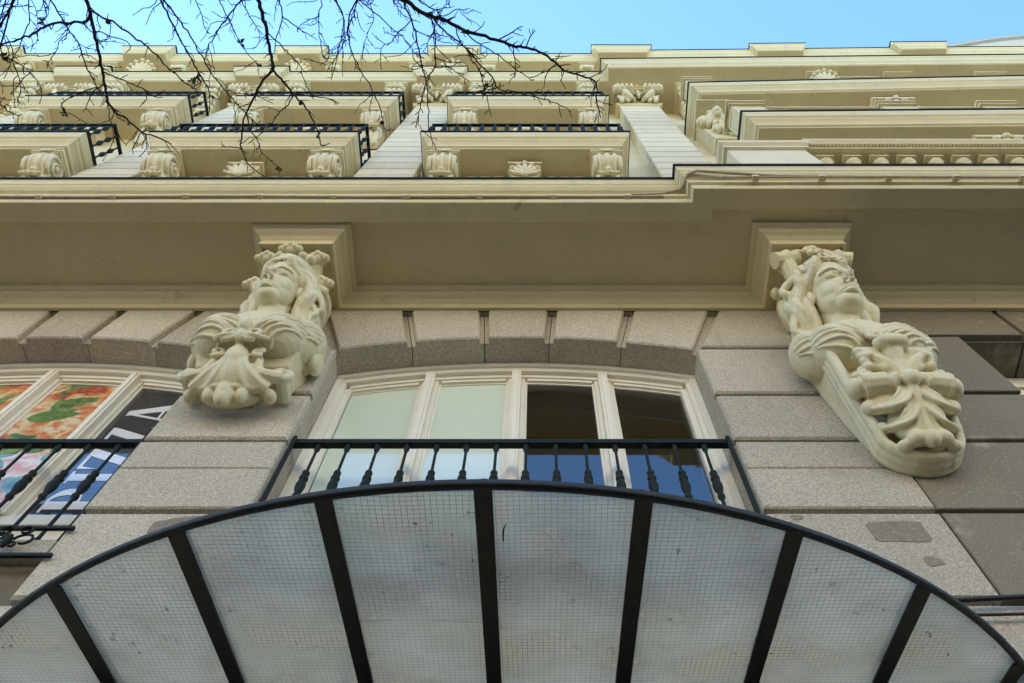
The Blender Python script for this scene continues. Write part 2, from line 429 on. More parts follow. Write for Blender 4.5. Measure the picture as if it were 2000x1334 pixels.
# arches: voussoirs on a flat segmental curve
ZC, RI, ZT = 3.24, 4.04, 7.86
def arch(xc, offs, jx):
    """offs: joint offsets along the intrados, jx: outer ends of the end stones"""
    def bot(o): return (xc + o, ZC + math.sqrt(RI * RI - o * o))
    def top(o):
        z = ZC + math.sqrt(RI * RI - o * o); k = (ZT - ZC) / (z - ZC); return (xc + o * k, ZT)
    for a, b in zip(offs[:-1], offs[1:]):
        mb = MB(); e = .034
        def poly(g):
            a2, b2 = a + g, b - g
            arc = [bot(a2 + (b2 - a2) * t / 6) for t in range(7)]
            return arc + [top(b2), top(a2)]
        mb.prism(poly(e), random.uniform(-.003, .003), .052, .012)
        mb.prism(poly(.003), .052, .40, 0)
        part('voussoir', mb, M['granite'], house, (xc + a, 0, ZT))
    for sgn, jend in ((-1, jx[0]), (1, jx[1])):
        o = offs[-1]
        t, b = top(o + .034), bot(o + .034)
        if sgn > 0:
            pl = [(b[0], 7.09 + .021), (jend, 7.09 + .021), (jend, ZT), (t[0], ZT)]
            if b[1] > 7.12: pl[0] = b
        else:
            mx = lambda p: (2 * xc - p[0], p[1])
            pl = [(jend, 7.09 + .021), mx(b), mx(t), (jend, ZT)]
        mb = MB(); mb.prism(pl, 0, .052, .012)
        q = [(xc + sgn * 1.312, 7.095), (jend, 7.095), (jend, ZT), (top(o)[0] if sgn > 0 else 2 * xc - top(o)[0], ZT)]
        if sgn < 0: q = [q[1], q[0], q[3], q[2]]
        mb.prism(q, .053, .40, 0)
        part('voussoir', mb, M['granite'], house, (jend, 0, ZT))
JO = [-1.318, -.777, -.243, .243, .777, 1.318]
mid0 = (PIERS[1][0] + PIERS[1][1]) / 2
arch(XC, JO, (mid0 + .002, 2.035)); arch(XC - PITCH, JO, (XC - PITCH - 1.75, mid0 - .002))
# lintel stones over the right-hand opening and the stone beside the bust
for x0, x1 in ((DULL0, 3.66), (3.70, 4.75), (4.79, 5.85)):
    mb = MB(); mb.prism([(x0, 7.335), (x1, 7.335), (x1, ZT), (x0, ZT)], .004, .06, .006); mb.box(x0 - .01, x1 + .01, .061, .42, 7.315, ZT)
    part('lintel_stone', mb, M['limestone'], house, (x0, 0, 7.3))
for (px, pz, pw, ph, sk, nm) in ((1.765, 4.915, .142, .082, 0, 's'), (1.838, 4.69, .045, .034, 0, 'r'), (-1.76, 4.95, .15, .085, 0, 'r'), (1.30, 5.03, .03, .022, 0, 'r')):
    pl = []
    for k in range(30):
        t = 2 * math.pi * k / 30; ex = 7 if nm == 's' else 2.4
        cs, sn = math.cos(t), math.sin(t)
        pl.append((px + pw * math.copysign(abs(cs) ** (2 / ex), cs) * random.uniform(.94, 1.04), pz + ph * math.copysign(abs(sn) ** (2 / ex), sn) * random.uniform(.92, 1.04) * (1 + (.0 if nm == 's' else .18 * math.sin(3 * t + px)))))
    part('mortar_patch', MB().prism(pl, -.0045, .01, .002), M['patch'], house, (px, 0, pz))

# windows ---------------------------------------------------------------
def window(xc, label, blinds=(), name='window'):
    W2 = 1.309; OF = .115; PW = .4775; MW = .16; YF, YG = .215, .315
    ZB, ZP = 4.86, 5.46
    def zi(o): return ZC + math.sqrt(RI * RI - o * o)
    win = tag(link(name, None, house, (xc, YF, ZB)), label)
    fr = MB()
    # outer frame: jambs, arched head, bottom panel
    def arc_bar(o0, o1, d0, d1, y0, y1, n=16):
        for i in range(n):
            a = o0 + (o1 - o0) * i / n; b = o0 + (o1 - o0) * (i + 1) / n
            A, B = zi(a), zi(b)
            p = [(xc + a, A - d1), (xc + b, B - d1), (xc + b, B - d0), (xc + a, A - d0)]
            vs = [(x, y0, z) for x, z in p] + [(x, y1, z) for x, z in p]
            fr.add(vs, [(0, 1, 2, 3), (7, 6, 5, 4), (0, 4, 5, 1), (3, 2, 6, 7)] + ([(0, 3, 7, 4)] if i == 0 else []) + ([(1, 5, 6, 2)] if i == n - 1 else []))
    arc_bar(-W2, W2, .0, .045, YF, .40); arc_bar(-W2 + .045, W2 - .045, .045, .095, YF + .022, .40)
    arc_bar(-W2 + .095, W2 - .095, .095, .135, YF + .055, .40)
    for s_ in (-1, 1):
        def jb(a, b, y0, dz):
            x0, x1 = sorted((xc + s_ * a, xc + s_ * b)); fr.box(x0, x1, y0, .40, ZB, zi(a) - dz)
        jb(W2 - .001, W2 - .045, YF + .001, .0455); jb(W2 - .0455, W2 - .075, YF + .023, .0955); jb(W2 - .0755, W2 - .115, YF + .056, .1355)
    fr.box(xc - W2 + .116, xc + W2 - .116, YF + .03, .40, ZB, ZB + .12); fr.box(xc - W2 + .116, xc + W2 - .116, YF + .075, .40, ZB + .121, ZP - .14)
    fr.box(xc - W2 + .116, xc + W2 - .116, YF + .04, .40, ZP - .139, ZP - .062)
    part('frame', fr, M['frame'], win)
    inner = -W2 + OF
    for k in range(4):
        x0 = inner + k * (PW + MW); x1 = x0 + PW
        sa = MB(); t_ = .05
        # sash frame round the pane with stepped moulding
        for (a0, a1, y) in ((.0, .028, YF + .065), (.0285, .045, YF + .085)):
            for (u0, u1) in ((x0 - .045 + a0, x0 - .045 + a1), (x1 + .045 - a1, x1 + .045 - a0)):
                pl = [(xc + u0, ZP - .06), (xc + u1, ZP - .06), (xc + u1, zi(u1) - .137), (xc + u0, zi(u0) - .137)]
                sa.prism(pl, y, .345)
        n = 6
        for (d0, d1, y) in ((.137, .168, YF + .066), (.1685, .185, YF + .086)):
            for i in range(n):
                a = x0 + PW * i / n; b = x0 + PW * (i + 1) / n
                sa.prism([(xc + a, zi(a) - d1), (xc + b, zi(b) - d1), (xc + b, zi(b) - d0), (xc + a, zi(a) - d0)], y, .345)
        sa.box(xc + x0, xc + x1, YF + .066, .345, ZP - .06, ZP - .018); sa.box(xc + x0, xc + x1, YF + .086, .345, ZP - .0175, ZP)
        part('sash', sa, M['frame'], win)
        pl = [(xc + x0, ZP)] + [(xc + x1, ZP)] + [(xc + x1 - PW * i / n, zi(x1 - PW * i / n) - .185) for i in range(n + 1)]
        part('pane', MB().add([(x, YG, z) for x, z in pl], [tuple(range(len(pl)))]), M['glass'], win, recalc=False)
        if k in blinds:
            part('frosted_film', MB().prism([(x, z) for x, z in pl], .309, .3135), M['film'], win)
        if k < 3:
            mu = MB(); mx = xc + x1 + MW / 2
            mu.box(mx - .034, mx + .034, YF + .02, .345, ZP - .06, zi(x1 + MW / 2) - .098)
            mu.box(mx - .014, mx + .014, YF + .008, YF + .0195, ZP - .05, zi(x1 + MW / 2) - .096)
            part('mullion', mu, M['frame'], win)
    part('sill', MB().box(xc - 1.309, xc + 1.309, .002, .42, 4.742, 4.855), M['granite'], win)
    return win
window(XC, 'middle ivory window of four tall lights, the left two pale green and frosted', (0, 1))
window(XC - PITCH, 'left ivory window with printed pictures behind its panes')
wr = tag(link('window', None, house, (4.3, .38, 4.86)), 'ivory window in the dark opening at the right edge')
fr = MB(); fr.box(3.163, 5.8, .36, .42, 7.16, 7.31); fr.box(3.163, 3.30, .36, .42, 4.86, 7.159); fr.box(3.31, 5.8, .385, .42, 7.08, 7.158); fr.box(3.31, 5.8, .37, .42, 4.86, 5.4); fr.box(4.42, 4.55, .37, .42, 5.41, 7.07)
part('frame', fr, M['frame'], wr)
part('pane', MB().add([(3.3, .40, 5.4), (5.8, .40, 5.4), (5.8, .40, 7.08), (3.3, .40, 7.08)], [(0, 1, 2, 3)]), M['glass'], wr, recalc=False)
part('pier', MB().box(5.8, 6.7, .0, .42, 4.43, 7.31), M['limestone'], house)

# mezzanine cornice --------------------------------------------------------
# wall moulding that also wraps the two console blocks over the busts
BUSTS = [(-1.885, 'left'), (2.115, 'right')]
wallprof = [(0, 7.80), (.028, 7.80), (.028, 7.885), (.045, 7.90), (.045, 7.915), (.060, 7.93), (.085, 7.945), (.10, 7.965), (.10, 7.985), (.118, 7.992), (.135, 8.01), (.135, 8.052)]
BH, BO = .262, .535
path = [(-16, 0)]
for bx, _ in BUSTS: path += [(bx - BH, 0), (bx - BH, -BO), (bx + BH, -BO), (bx + BH, 0)]
path += [(16, 0)]
part('bed_moulding', MB().sweep(wallprof, path), M['cream2'], house)
lip = [(-.16, 8.05), (-.16, 7.99), (0, 7.985), (.008, 7.995), (.008, 8.075), (.03, 8.085), (.035, 8.12), (.02, 8.135), (.02, 8.16), (.05, 8.18), (.074, 8.215), (.076, 8.24), (.088, 8.255), (.092, 8.33), (.10, 8.345)]
JX = 1.31
lp = [(-16, -.84), (JX - .09, -.84), (JX - .09, -.95), (16, -.965)]
c_ = MB().sweep(lip, lp, cap_soffit=True, cap_top=True, back_y=.02)
c_.add([(-16, .02, 8.0495), (16, .02, 8.0495), (16, -.79, 8.0495), (-16, -.79, 8.0495)], [(0, 1, 2, 3)])
part('cornice', c_, M['cream2'], house)
part('flashing', MB().sweep([(.08, 8.346), (.110, 8.346), (.113, 8.385), (.08, 8.388)], lp, back_y=.02), M['black'], house)

# balconies ----------------------------------------------------------------
slabprof = [(0, 0), (0, .035), (.03, .05), (.03, .11), (.055, .15), (.085, .185), (.085, .22), (.11, .24), (.128, .30), (.14, .345), (.14, .40)]
def shifted(prof, z): return [(o, z + h) for o, h in prof]
rod = MB().lathe((0, 0, 0), [(.011, 0), (.011, .10), (.024, .12), (.011, .14), (.012, .24), (.026, .27), (.034, .33), (.022, .39), (.011, .41), (.011, .46), (.026, .50), (.034, .56), (.022, .62), (.012, .64), (.011, .76), (.022, .78), (.012, .80)], 8)
ROD = rod.mesh('baluster', M['iron'])

def scroll_console(name='console'):
    """console bracket: s-curved body with side volutes, leaf drop and a moulded plate; top at z=0, wall at y=0"""
    out = []
    b = MB()
    prof = [(0, -.05), (.40, -.05), (.43, -.10), (.44, -.18), (.41, -.27), (.35, -.33), (.27, -.37), (.22, -.45), (.19, -.56), (.16, -.66), (.13, -.74), (.10, -.80), (.06, -.84), (0, -.86)]
    n = len(prof); hw = .145
    vs = [(-hw, -o, z) for o, z in prof] + [(hw, -o, z) for o, z in prof]
    b.add(vs, [tuple(range(n)), tuple(range(2 * n - 1, n - 1, -1))]); b.add(vs, [(i, i + 1, n + i + 1, n + i) for i in range(n - 1)], True)
    for x in (-.095, 0, .095):                                # reeds down the front
        b.tube([(x, -o + .008, z) for o, z in prof[1:-1]], [.030 if x else .040] * (n - 2), 6)
    for s_ in (-1, 1):                                        # volutes
        sp = []
        for k in range(26):
            t = k / 25; a = -math.pi / 2 + t * 3.6 * math.pi; r = .155 * (1 - t) + .02
            sp.append((s_ * (hw + .006 + .02 * t), -.27 - r * math.cos(a), -.215 + r * math.sin(a)))
        b.tube(sp, [.026 - .008 * k / 25 for k in range(26)], 6)
        b.ell((s_ * (hw + .02), -.27, -.215), (.03, .04, .04), nu=8, nv=6)
        sp = [(s_ * (hw + .004), -.20, -.42), (s_ * (hw + .008), -.14, -.54), (s_ * (hw + .006), -.10, -.70)]
        b.tube(sp, [.03, .022, .014], 6)
    out.append(('bracket', b))
    p = MB(); p.box(-.20, .20, -.47, 0, -.05, -.0); p.box(-.185, .185, -.455, 0, -.075, -.0505)
    out.append(('plate', p))
    l = MB()
    for a in (-50, -25, 0, 25, 50): l.ell((.055 * math.sin(R(a)) * 1.4, -.475, -.07 + .045 * math.cos(R(a))), (.02, .02, .05), (0, a, 0), 8, 6)
    for a in (-60, -30, 0, 30, 60): l.ell((.09 * math.sin(R(a)), -.30 + .02 * abs(a) / 60, -.44 - .07 * math.cos(R(a))), (.032, .03, .075), (-25, -a, 0), 8, 6)
    l.ell((0, -.32, -.41), (.045, .04, .045), nu=8, nv=6)
    out.append(('leaf_carving', l))
    return out
SC = [(nm, mb.mesh(nm, M['sculpt'])) for nm, mb in scroll_console()]
def place(kit, name, loc, sx=1.0, sz=1.0, sy=1.0, parent=None, label=None):
    root = link(name, None, parent or house, Vector(loc) - world_off(parent or house)); root.scale = (sx, sy, sz)
    if label: root['label'] = label
    for nm, me in kit: link(nm, me, root)
    return root
def joined_kit(kit, nm, m):
    j = MB()
    for _, mb in kit: j.add(mb.v, mb.f); j.sm[-len(mb.f):] = mb.sm
    return j.mesh(nm, m)
CONSOLE = joined_kit(scroll_console(), 'console', M['sculpt'])

BAL = []
def balcony(xc, z, hw, out, label, rail=True, cons=(), stone=False, name='balcony', dy=0.0):
    """slab, consoles, flashing and iron railing; xc may be an (x0, x1) span"""
    x0, x1 = (xc - hw, xc + hw)
    bal = tag(link(name, None, house, (xc, 0, z)), label)
    pi = [(x0 + .14, 0.02), (x0 + .14, -(out - .14)), (x1 - .14, -(out - .14 + dy)), (x1 - .14, 0.02)]
    part('slab', MB().sweep(shifted(slabprof, z), pi, back_y=.02), M['cream2'], bal)
    part('flashing', MB().sweep([(.135, z + .365), (.153, z + .365), (.155, z + .425), (.135, z + .428)], pi, cap_soffit=False, back_y=.02), M['black'], bal)
    if rail:
        zr = z + .42; ins = .055
        rp = [(x0 + ins, 0.02), (x0 + ins, -(out - ins)), (x1 - ins, -(out - ins)), (x1 - ins, 0.02)]
        top = MB(); 
        for zz, h in ((zr + .80, .035), (zr + .06, .025)):
            top.sweep([(-.02, zz), (.02, zz), (.02, zz + h), (-.02, zz + h), (-.02, zz)], rp)
        part('railing', top, M['iron'], bal)
        n = max(2, round((x1 - x0 - 2 * ins) / .172))
        for k in range(n + 1): inst('baluster', ROD, bal, (x0 + ins + (x1 - x0 - 2 * ins) * k / n, -(out - ins), zr))
        for s_ in (x0 + ins, x1 - ins):
            for k in range(1, 4): inst('baluster', ROD, bal, (s_, -(out - ins) + k * .15, zr))
    for cx in cons: inst('console', CONSOLE, bal, (cx, 0.0, z - .004))
    BAL.append(bal); return bal
pos = {0: 'middle', 1: 'next left of the middle', 2: 'far left'}
def fan(c, r, n, m, name='fan_carving', parent=None, depth=.06, spread=80, tilt=0):
    """carved palmette: petals spreading up (and, tilted, outwards) from a boss"""
    mb = MB(); X = Matrix.Translation(Vector(c)) @ rotm('X', tilt)
    for k in range(n):
        a = -spread + 2 * spread * k / (n - 1); L = r * (1 - .18 * abs(a) / spread)
        mb.ell((math.sin(R(a)) * L * .5, 0, math.cos(R(a)) * L * .5), (L * .15, depth, L * .52), (0, a, 0), 8, 6, X)
        mb.ell((math.sin(R(a)) * L * .95, -depth * .3, math.cos(R(a)) * L * .95), (L * .13, depth * .9, L * .12), None, 8, 6, X)
    mb.ell((0, -depth * .4, 0), (r * .2, depth * 1.5, r * .2), None, 8, 6, X)
    return part(name, mb, m, parent or house, c)
for k in range(3):
    x = XC - PITCH * k
    b = balcony(x, 11.99, 1.33, .62, 'lower-row balcony, %s, cream slab with dark iron railing' % pos[k], cons=(x - 1.01, x + 1.01))
    # door hood with carved keystone under the slab
    hood = MB().sweep([(0, 11.62), (.06, 11.62), (.06, 11.70), (.12, 11.74), (.12, 11.80), (0, 11.82)], [(x - .82, 0.0), (x + .82, 0.0)], back_y=.02)
    part('door_hood', hood, M['cream2'], house, (x, 0, 11.6))
    mb = MB()
    V = [(x + a * q, y, z_) for z_, q, o_ in ((11.25, .11, .14), (11.86, .19, .30)) for a, y in ((-1, .02), (1, .02), (1, -o_), (-1, -o_))]
    mb.add(V, [(0, 1, 2, 3), (7, 6, 5, 4), (0, 4, 5, 1), (1, 5, 6, 2), (2, 6, 7, 3), (3, 7, 4, 0)]); mb.box(x - .215, x + .215, -.335, .02, 11.861, 11.93)
    ks = part('keystone', mb, M['cream2'], house, (x, 0, 11.5))
    fan((x, -.25, 11.60), .235, 7, M['sculpt'], 'leaf_carving', depth=.026, spread=75, tilt=26)
    mb = MB()
    for s_ in (-1, 1):                                # running scrolls beside the keystone
        for j in range(3):
            sp = []
            for i in range(14):
                t = i / 13; a = t * 2.6 * math.pi; r = .075 * (1 - .75 * t)
                sp.append((x + s_ * (.32 + j * .17) + r * math.cos(a) * s_, -.14, 11.86 + r * math.sin(a)))
            mb.tube(sp, .016, 5)
    part('scroll_carving', mb, M['sculpt'], house, (x, 0, 11.86))
    b = balcony(x, 15.34, 1.33, .62, 'upper-row balcony, %s, cream slab with dark iron railing' % pos[k], cons=(x - 1.0, x + 1.0))
    # pointed medallion under the upper slab
    mb = MB()
    arc = [(-.20, -.30), (-.21, -.05), (-.15, .12), (-.06, .21), (0, .26), (.06, .21), (.15, .12), (.21, -.05), (.20, -.30)]
    mb.tube([(x + a, -.20, 15.02 + c) for a, c in arc], .024, 6)
    mb.prism([(x + a * .9, 15.02 + c * .9) for a, c in arc], -.18, .02, .01)
    for a in range(-60, 61, 30): mb.ell((x + .09 * math.sin(R(a)), -.20, 15.0 + .10 * math.cos(R(a))), (.03, .03, .07), (0, a, 0), 8, 6)
    part('medallion', mb, M['sculpt'], house, (x, 0, 15.0))
# long stone balconies of the projecting bay on the right
RB = 5.65
bA = balcony(RB + .08, 11.99, 3.14, .875, 'long lower stone balcony of the right-hand bay', rail=False, dy=.05)
bB = balcony(RB + .02, 15.34, 3.19, .835, 'long upper stone balcony of the right-hand bay', rail=False, dy=.12)
def parapet(parent, x0, x1, y, z, h, peds, m='cream2'):
    mb = MB(); mb.box(x0, x1, y - .02, y + .22, z + h - .16, z + h - .06); mb.box(x0 - .02, x1 + .02, y - .05, y + .25, z + h - .059, z + h)
    mb.box(x0, x1, y, y + .2, z, z + .16)
    part('coping', mb, M[m], parent, (x0, y, z))
    for p0, p1 in peds:
        mb = MB(); mb.box(p0, p1, y - .06, y + .24, z, z + h - .05); mb.box(p0 - .03, p1 + .03, y - .10, y + .28, z + h - .049, z + h + .01); mb.box(p0 - .05, p1 + .05, y - .125, y + .30, z + h + .011, z + h + .06)
        part('pedestal', mb, M[m], parent, (p0, y, z))
parapet(bA, 2.65, 8.75, -.74, 12.41, .98, [(2.66, 3.10), (4.72, 5.18), (6.12, 6.58), (8.2, 8.7)])
parapet(bB, 2.6, 8.75, -.69, 15.76, .98, [(2.58, 3.02), (5.35, 5.95), (8.2, 8.7)])
fan_y = -.2
for (bx, z, r) in ((RB + .05, 11.60, .30), (RB + .02, 14.93, .30)):
    mb = MB(); mb.box(bx - .34, bx + .34, -.66, .02, z + .24, z + .382); V = [(bx + a * q, y, z_) for z_, q, o_ in ((z - .3, .20, .22), (z + .239, .30, .52)) for a, y in ((-1, .02), (1, .02), (1, -o_), (-1, -o_))]; mb.add(V, [(0, 1, 2, 3), (7, 6, 5, 4), (0, 4, 5, 1), (1, 5, 6, 2), (2, 6, 7, 3), (3, 7, 4, 0)])
    part('keystone', mb, M['cream2'], house, (bx, 0, z))
    fan((bx, -.42, z - .10), .42, 9, M['sculpt'], depth=.05, tilt=36)
# carved lion-head console under the upper right balcony
lx, lz = 2.80, 14.95
mb = MB(); mb.box(lx - .26, lx + .26, -.62, .02, lz + .30, lz + .384); mb.prism([(lx - .16, lz - .95), (lx + .16, lz - .95), (lx + .23, lz + .299), (lx - .23, lz + .299)], -.26, .02, .02)
kc = tag(part('console', mb, M['cream2'], house, (lx, 0, lz)), 'console carved with a lion head')
mb = MB()
mb.ell((lx, -.34, lz), (.17, .16, .20)); mb.ell((lx, -.48, lz - .06), (.085, .10, .075)); mb.ell((lx, -.55, lz - .03), (.04, .035, .028)); mb.ell((lx, -.46, lz - .15), (.06, .06, .03))
for s_ in (-1, 1): mb.ell((lx + s_ * .07, -.47, lz + .06), (.035, .03, .02)); mb.ell((lx + s_ * .08, -.45, lz + .10), (.05, .05, .025), (0, s_ * 20, 0)); mb.ell((lx + s_ * .16, -.33, lz + .17), (.05, .04, .055))
for a in range(0, 360, 24):
    mb.ell((lx + .20 * math.sin(R(a)), -.32, lz + .22 * math.cos(R(a))), (.045, .09, .10), (0, a, 0), 8, 6)
for k in range(9): mb.ell((lx + random.uniform(-.12, .12), -.30 - random.uniform(-.02, .06), lz - .35 - k * .06), (.06, .08, .08), (random.uniform(-30, 30), random.uniform(-40, 40), 0), 8, 6)
part('lion_head', mb, M['sculpt'], kc, (lx, 0, lz))
# stone balustrade on the mezzanine cornice, right
mez = tag(link('balustrade', None, house, (1.7, -.95, 8.43)), 'stone balustrade on the cornice of the right-hand bay')
mb = MB(); mb.box(2.50, 9.5, -.99, -.73, 8.436, 8.62)
part('base_course', mb, M['cream2'], mez)
mb = MB(); mb.sweep([(0, 9.34), (.03, 9.345), (.03, 9.40), (.05, 9.42), (.05, 9.44), (.085, 9.49), (.085, 9.53), (0, 9.55)], [(2.50, -.97), (9.5, -.97)], back_y=-.74)
part('coping', mb, M['cream2'], mez)
k = 0; x = 2.50
mb = MB()
while x < 9.4: mb.box(x, x + .018, -1.035, -.99, 9.395, 9.42); x += .034
part('dentils', mb, M['cream2'], mez)
BST = MB().lathe((0, 0, 0), [(.085, 0), (.085, .06), (.05, .08), (.045, .12), (.085, .22), (.09, .30), (.06, .44), (.042, .54), (.06, .565), (.075, .585), (.078, .62), (.05, .645), (.05, .66)], 12)
BST.box(-.085, .085, -.085, .085, .66, .70)
BST = BST.mesh('baluster', M['cream2'])
x = 2.66
while x < 9.4: inst('baluster', BST, mez, (x, -.86, 8.63)); x += .253
mb = MB(); mb.box(1.75, 2.47, -.99, -.55, 8.436, 9.30); mb.sweep([(0, 9.30), (.03, 9.31), (.03, 9.36), (.06, 9.39), (.07, 9.43), (0, 9.45)], [(1.75, -.55), (1.75, -.99), (2.47, -.99), (2.47, -.55)], back_y=-.55)
mb.prism([(1.72, 9.451), (2.50, 9.451), (2.50, 9.49), (2.11, 9.60), (1.72, 9.49)], -1.03, -.55, .01)
part('pedestal', mb, M['white_paint'], mez)

# pilasters with block courses and capitals ----------------------------------
BLK = MB().prism([(-.372, .022), (.372, .022), (.372, .340), (-.372, .340)], 0, .10, .012).mesh('stone_block', M['white_paint'])
def bez_(p, q, r, n=8): return [Vector(p) * (1 - t / n) ** 2 + Vector(q) * 2 * (t / n) * (1 - t / n) + Vector(r) * (t / n) ** 2 for t in range(n + 1)]
CAPK = []
mb = MB(); mb.sweep([(0, 0), (.03, .02), (.03, .06), (.05, .08), (0, .10)], [(-.39, .0), (-.39, -.20), (.39, -.20), (.39, .0)], back_y=.02)
mb.prism([(-.36, .10), (.36, .10), (.36, .50), (-.36, .50)], -.24, .02, .01)
mb.box(-.50, .50, -.50, .02, .52, .60); mb.box(-.46, .46, -.46, .02, .46, .519)
CAPK.append(('capital_block', mb))
mb = MB()
for s_ in (-1, 1):
    sp = []
    for i in range(22):
        t = i / 21; a = math.pi * .5 + t * 3.2 * math.pi; r = .16 * (1 - .8 * t)
        sp.append((s_ * (.27 + r * math.cos(a)), -.31 - .05 * t, .30 + r * math.sin(a)))
    mb.tube(sp, [.045 - .02 * i / 21 for i in range(22)], 6)
    mb.tube([(s_ * .27, -.26, .30), (s_ * .27, -.40, .30)], .05, 8)
    for k in range(3): mb.ell((s_ * (.10 + .11 * k), -.30, .19 - .03 * k), (.05, .05, .09), (20, s_ * 15, 0), 8, 6)
    mb.ell((s_ * .12, -.36, .42), (.10, .06, .05), (0, s_ * 20, 0), 8, 6)
for k in range(5): mb.ell((0, -.37 - .02 * (k < 2), .44 - k * .075), (.05 - .006 * k, .05, .045), nu=8, nv=6)
mb.ell((0, -.42, .56), (.07, .10, .05), nu=8, nv=6)
for s_ in (-1, 1):                                     # rolled leaves under the plate
    mb.tube([(s_ * .10, -.43, .40), (s_ * .42, -.45, .38)], [.085, .105], 10)
    mb.ell((s_ * .43, -.45, .38), (.05, .10, .10)); mb.tube(bez_((s_ * .12, -.30, .16), (s_ * .24, -.44, .18), (s_ * .26, -.42, .34)), .06, 7)
    for k in range(4): mb.ell((s_ * (.13 + .085 * k), -.53, .36), (.03, .035, .07), (25, 0, 0), 8, 6)
CAPK.append(('capital_carving', mb))
CAP = [(n_, b_.mesh(n_, M['sculpt'] if 'carv' in n_ else M['cream2'])) for n_, b_ in CAPK]
for px in PIL:
    part('pilaster', MB().box(px - .36, px + .36, -.115, .02, 8.44, 17.52), M['white_paint'], house, (px, 0, 8.44))
    for k in range(22): inst('stone_block', BLK, house, (px, -.20, 9.63 + k * .362))
    place(CAP, 'capital', (px, 0, 17.485))

# leafy brackets under the third cornice
bk = MB()
bk.box(-.22, .22, -.56, .02, -.09, 0); bk.box(-.20, .20, -.53, .02, -.14, -.0905)
pr = [(.02, -.14), (.46, -.14), (.47, -.24), (.40, -.36), (.28, -.50), (.20, -.70), (.12, -.90), (.0, -.95)]
n = len(pr); vs = [(-.13, -o, z) for o, z in pr] + [(.13, -o, z) for o, z in pr]
bk.add(vs, [tuple(range(n)), tuple(range(2 * n - 1, n - 1, -1))] + [(i, i + 1, n + i + 1, n + i) for i in range(n - 1)])
for k in range(6):
    t = k / 5
    o, z = .49 - .36 * t, -.20 - .66 * t
    for s_ in (-1, 1):
        bk.ell((s_ * (.10 - .03 * t), -o, z), (.07, .075, .085), (-30, s_ * 35, 0), 8, 6)
        bk.ell((s_ * (.16 - .04 * t), -o + .06, z - .02), (.04, .08, .05), (0, 0, s_ * 20), 8, 6)
    bk.ell((0, -o - .02, z), (.05, .06, .075), nu=8, nv=6)
BRK = bk.mesh('bracket', M['sculpt'])
for px in PIL:
    for s_ in (-1, 1):
        xx = px + s_ * (.80 if px < 1 else .95)
        inst('bracket', BRK, house, (xx, 0, 18.095))
# third cornice
cprof = [(0, 18.10), (0, 18.13), (.02, 18.14), (.03, 18.19), (.03, 18.22), (.07, 18.27), (.10, 18.35), (.10, 18.40), (.125, 18.43), (.13, 18.50)]
def jog_path(main, jog, half, xs, right):
    p = [(-17, -main)]
    for x in sorted(xs): p += [(x - half, -main), (x - half, -jog), (x + half, -jog), (x + half, -main)]
    return p + right
cp = jog_path(.575, .675, .40, PIL[:3] , [(1.36, -.575), (1.36, -.815), (16, -.96)])
part('cornice', MB().sweep(cprof, cp, back_y=.02), M['cream2'], house)
part('flashing', MB().sweep([(.125, 18.5), (.145, 18.5), (.147, 18.55), (.125, 18.555)], cp, back_y=.02), M['black'], house)
# shallow frieze and top cornice with pedestals
for px in PIL[:3] + [PIL[2] - PITCH]:
    fan((px, -.38, 20.83), .41, 9, M['sculpt'], depth=.05, name='shell_carving', tilt=48)
    mb = MB(); mb.prism([(px - .25, 20.45), (px + .25, 20.45), (px + .36, 21.185), (px - .36, 21.185)], -.34, .02, .03); part('shell_panel', mb, M['cream2'], house, (px, 0, 20.5))
mk = MB(); mk.box(-.19, .19, -.63, .02, -.07, 0); mk.tube([(-.15, -.48, -.17), (.15, -.48, -.17)], .11, 10); mk.box(-.13, .13, -.44, .02, -.34, -.0705)
for s_ in (-1, 0, 1): mk.ell((s_ * .09, -.53, -.22), (.045, .07, .13), (-15, 0, 0), 8, 6)
MOD = mk.mesh('modillion', M['sculpt'])
for px in PIL[:3] + [PIL[2] - PITCH]:
    for s_ in (-.80, .80): inst('modillion', MOD, house, (px + s_, 0, 21.185))
inst('modillion', MOD, house, (PIL[3] - .80, 0, 21.185))
dprof = [(0, 21.19), (0, 21.22), (.02, 21.23), (.03, 21.29), (.03, 21.31), (.07, 21.36), (.10, 21.44), (.12, 21.46), (.13, 21.54)]
dp = jog_path(.645, .815, .47, PIL[:3] + [PIL[2] - PITCH], [(1.36, -.645), (1.36, -.835), (2.45, -.835), (2.45, -.72), (4.95, -.745), (4.95, -.865), (5.95, -.875), (5.95, -.755), (8.15, -.78), (8.15, -.90), (9.15, -.91), (9.15, -.79), (16, -.83)])
part('cornice', MB().sweep(dprof, dp, back_y=.02), M['cream2'], house)
part('flashing', MB().sweep([(.125, 21.54), (.145, 21.54), (.147, 21.585), (.125, 21.59)], dp, back_y=.02), M['black'], house)
for bx, hw in ((5.40, .30), (6.85, .28), (8.6, .30)):
    part('frieze_block', MB().box(bx - hw, bx + hw, -.76, .02, 18.0, 18.095).box(bx - hw * .8, bx + hw * .8, -.62, .02, 17.6, 17.999), M['cream2'], house, (bx, 0, 17.8))
fan((5.40, -.56, 17.7), .36, 9, M['sculpt'], depth=.045, tilt=40)
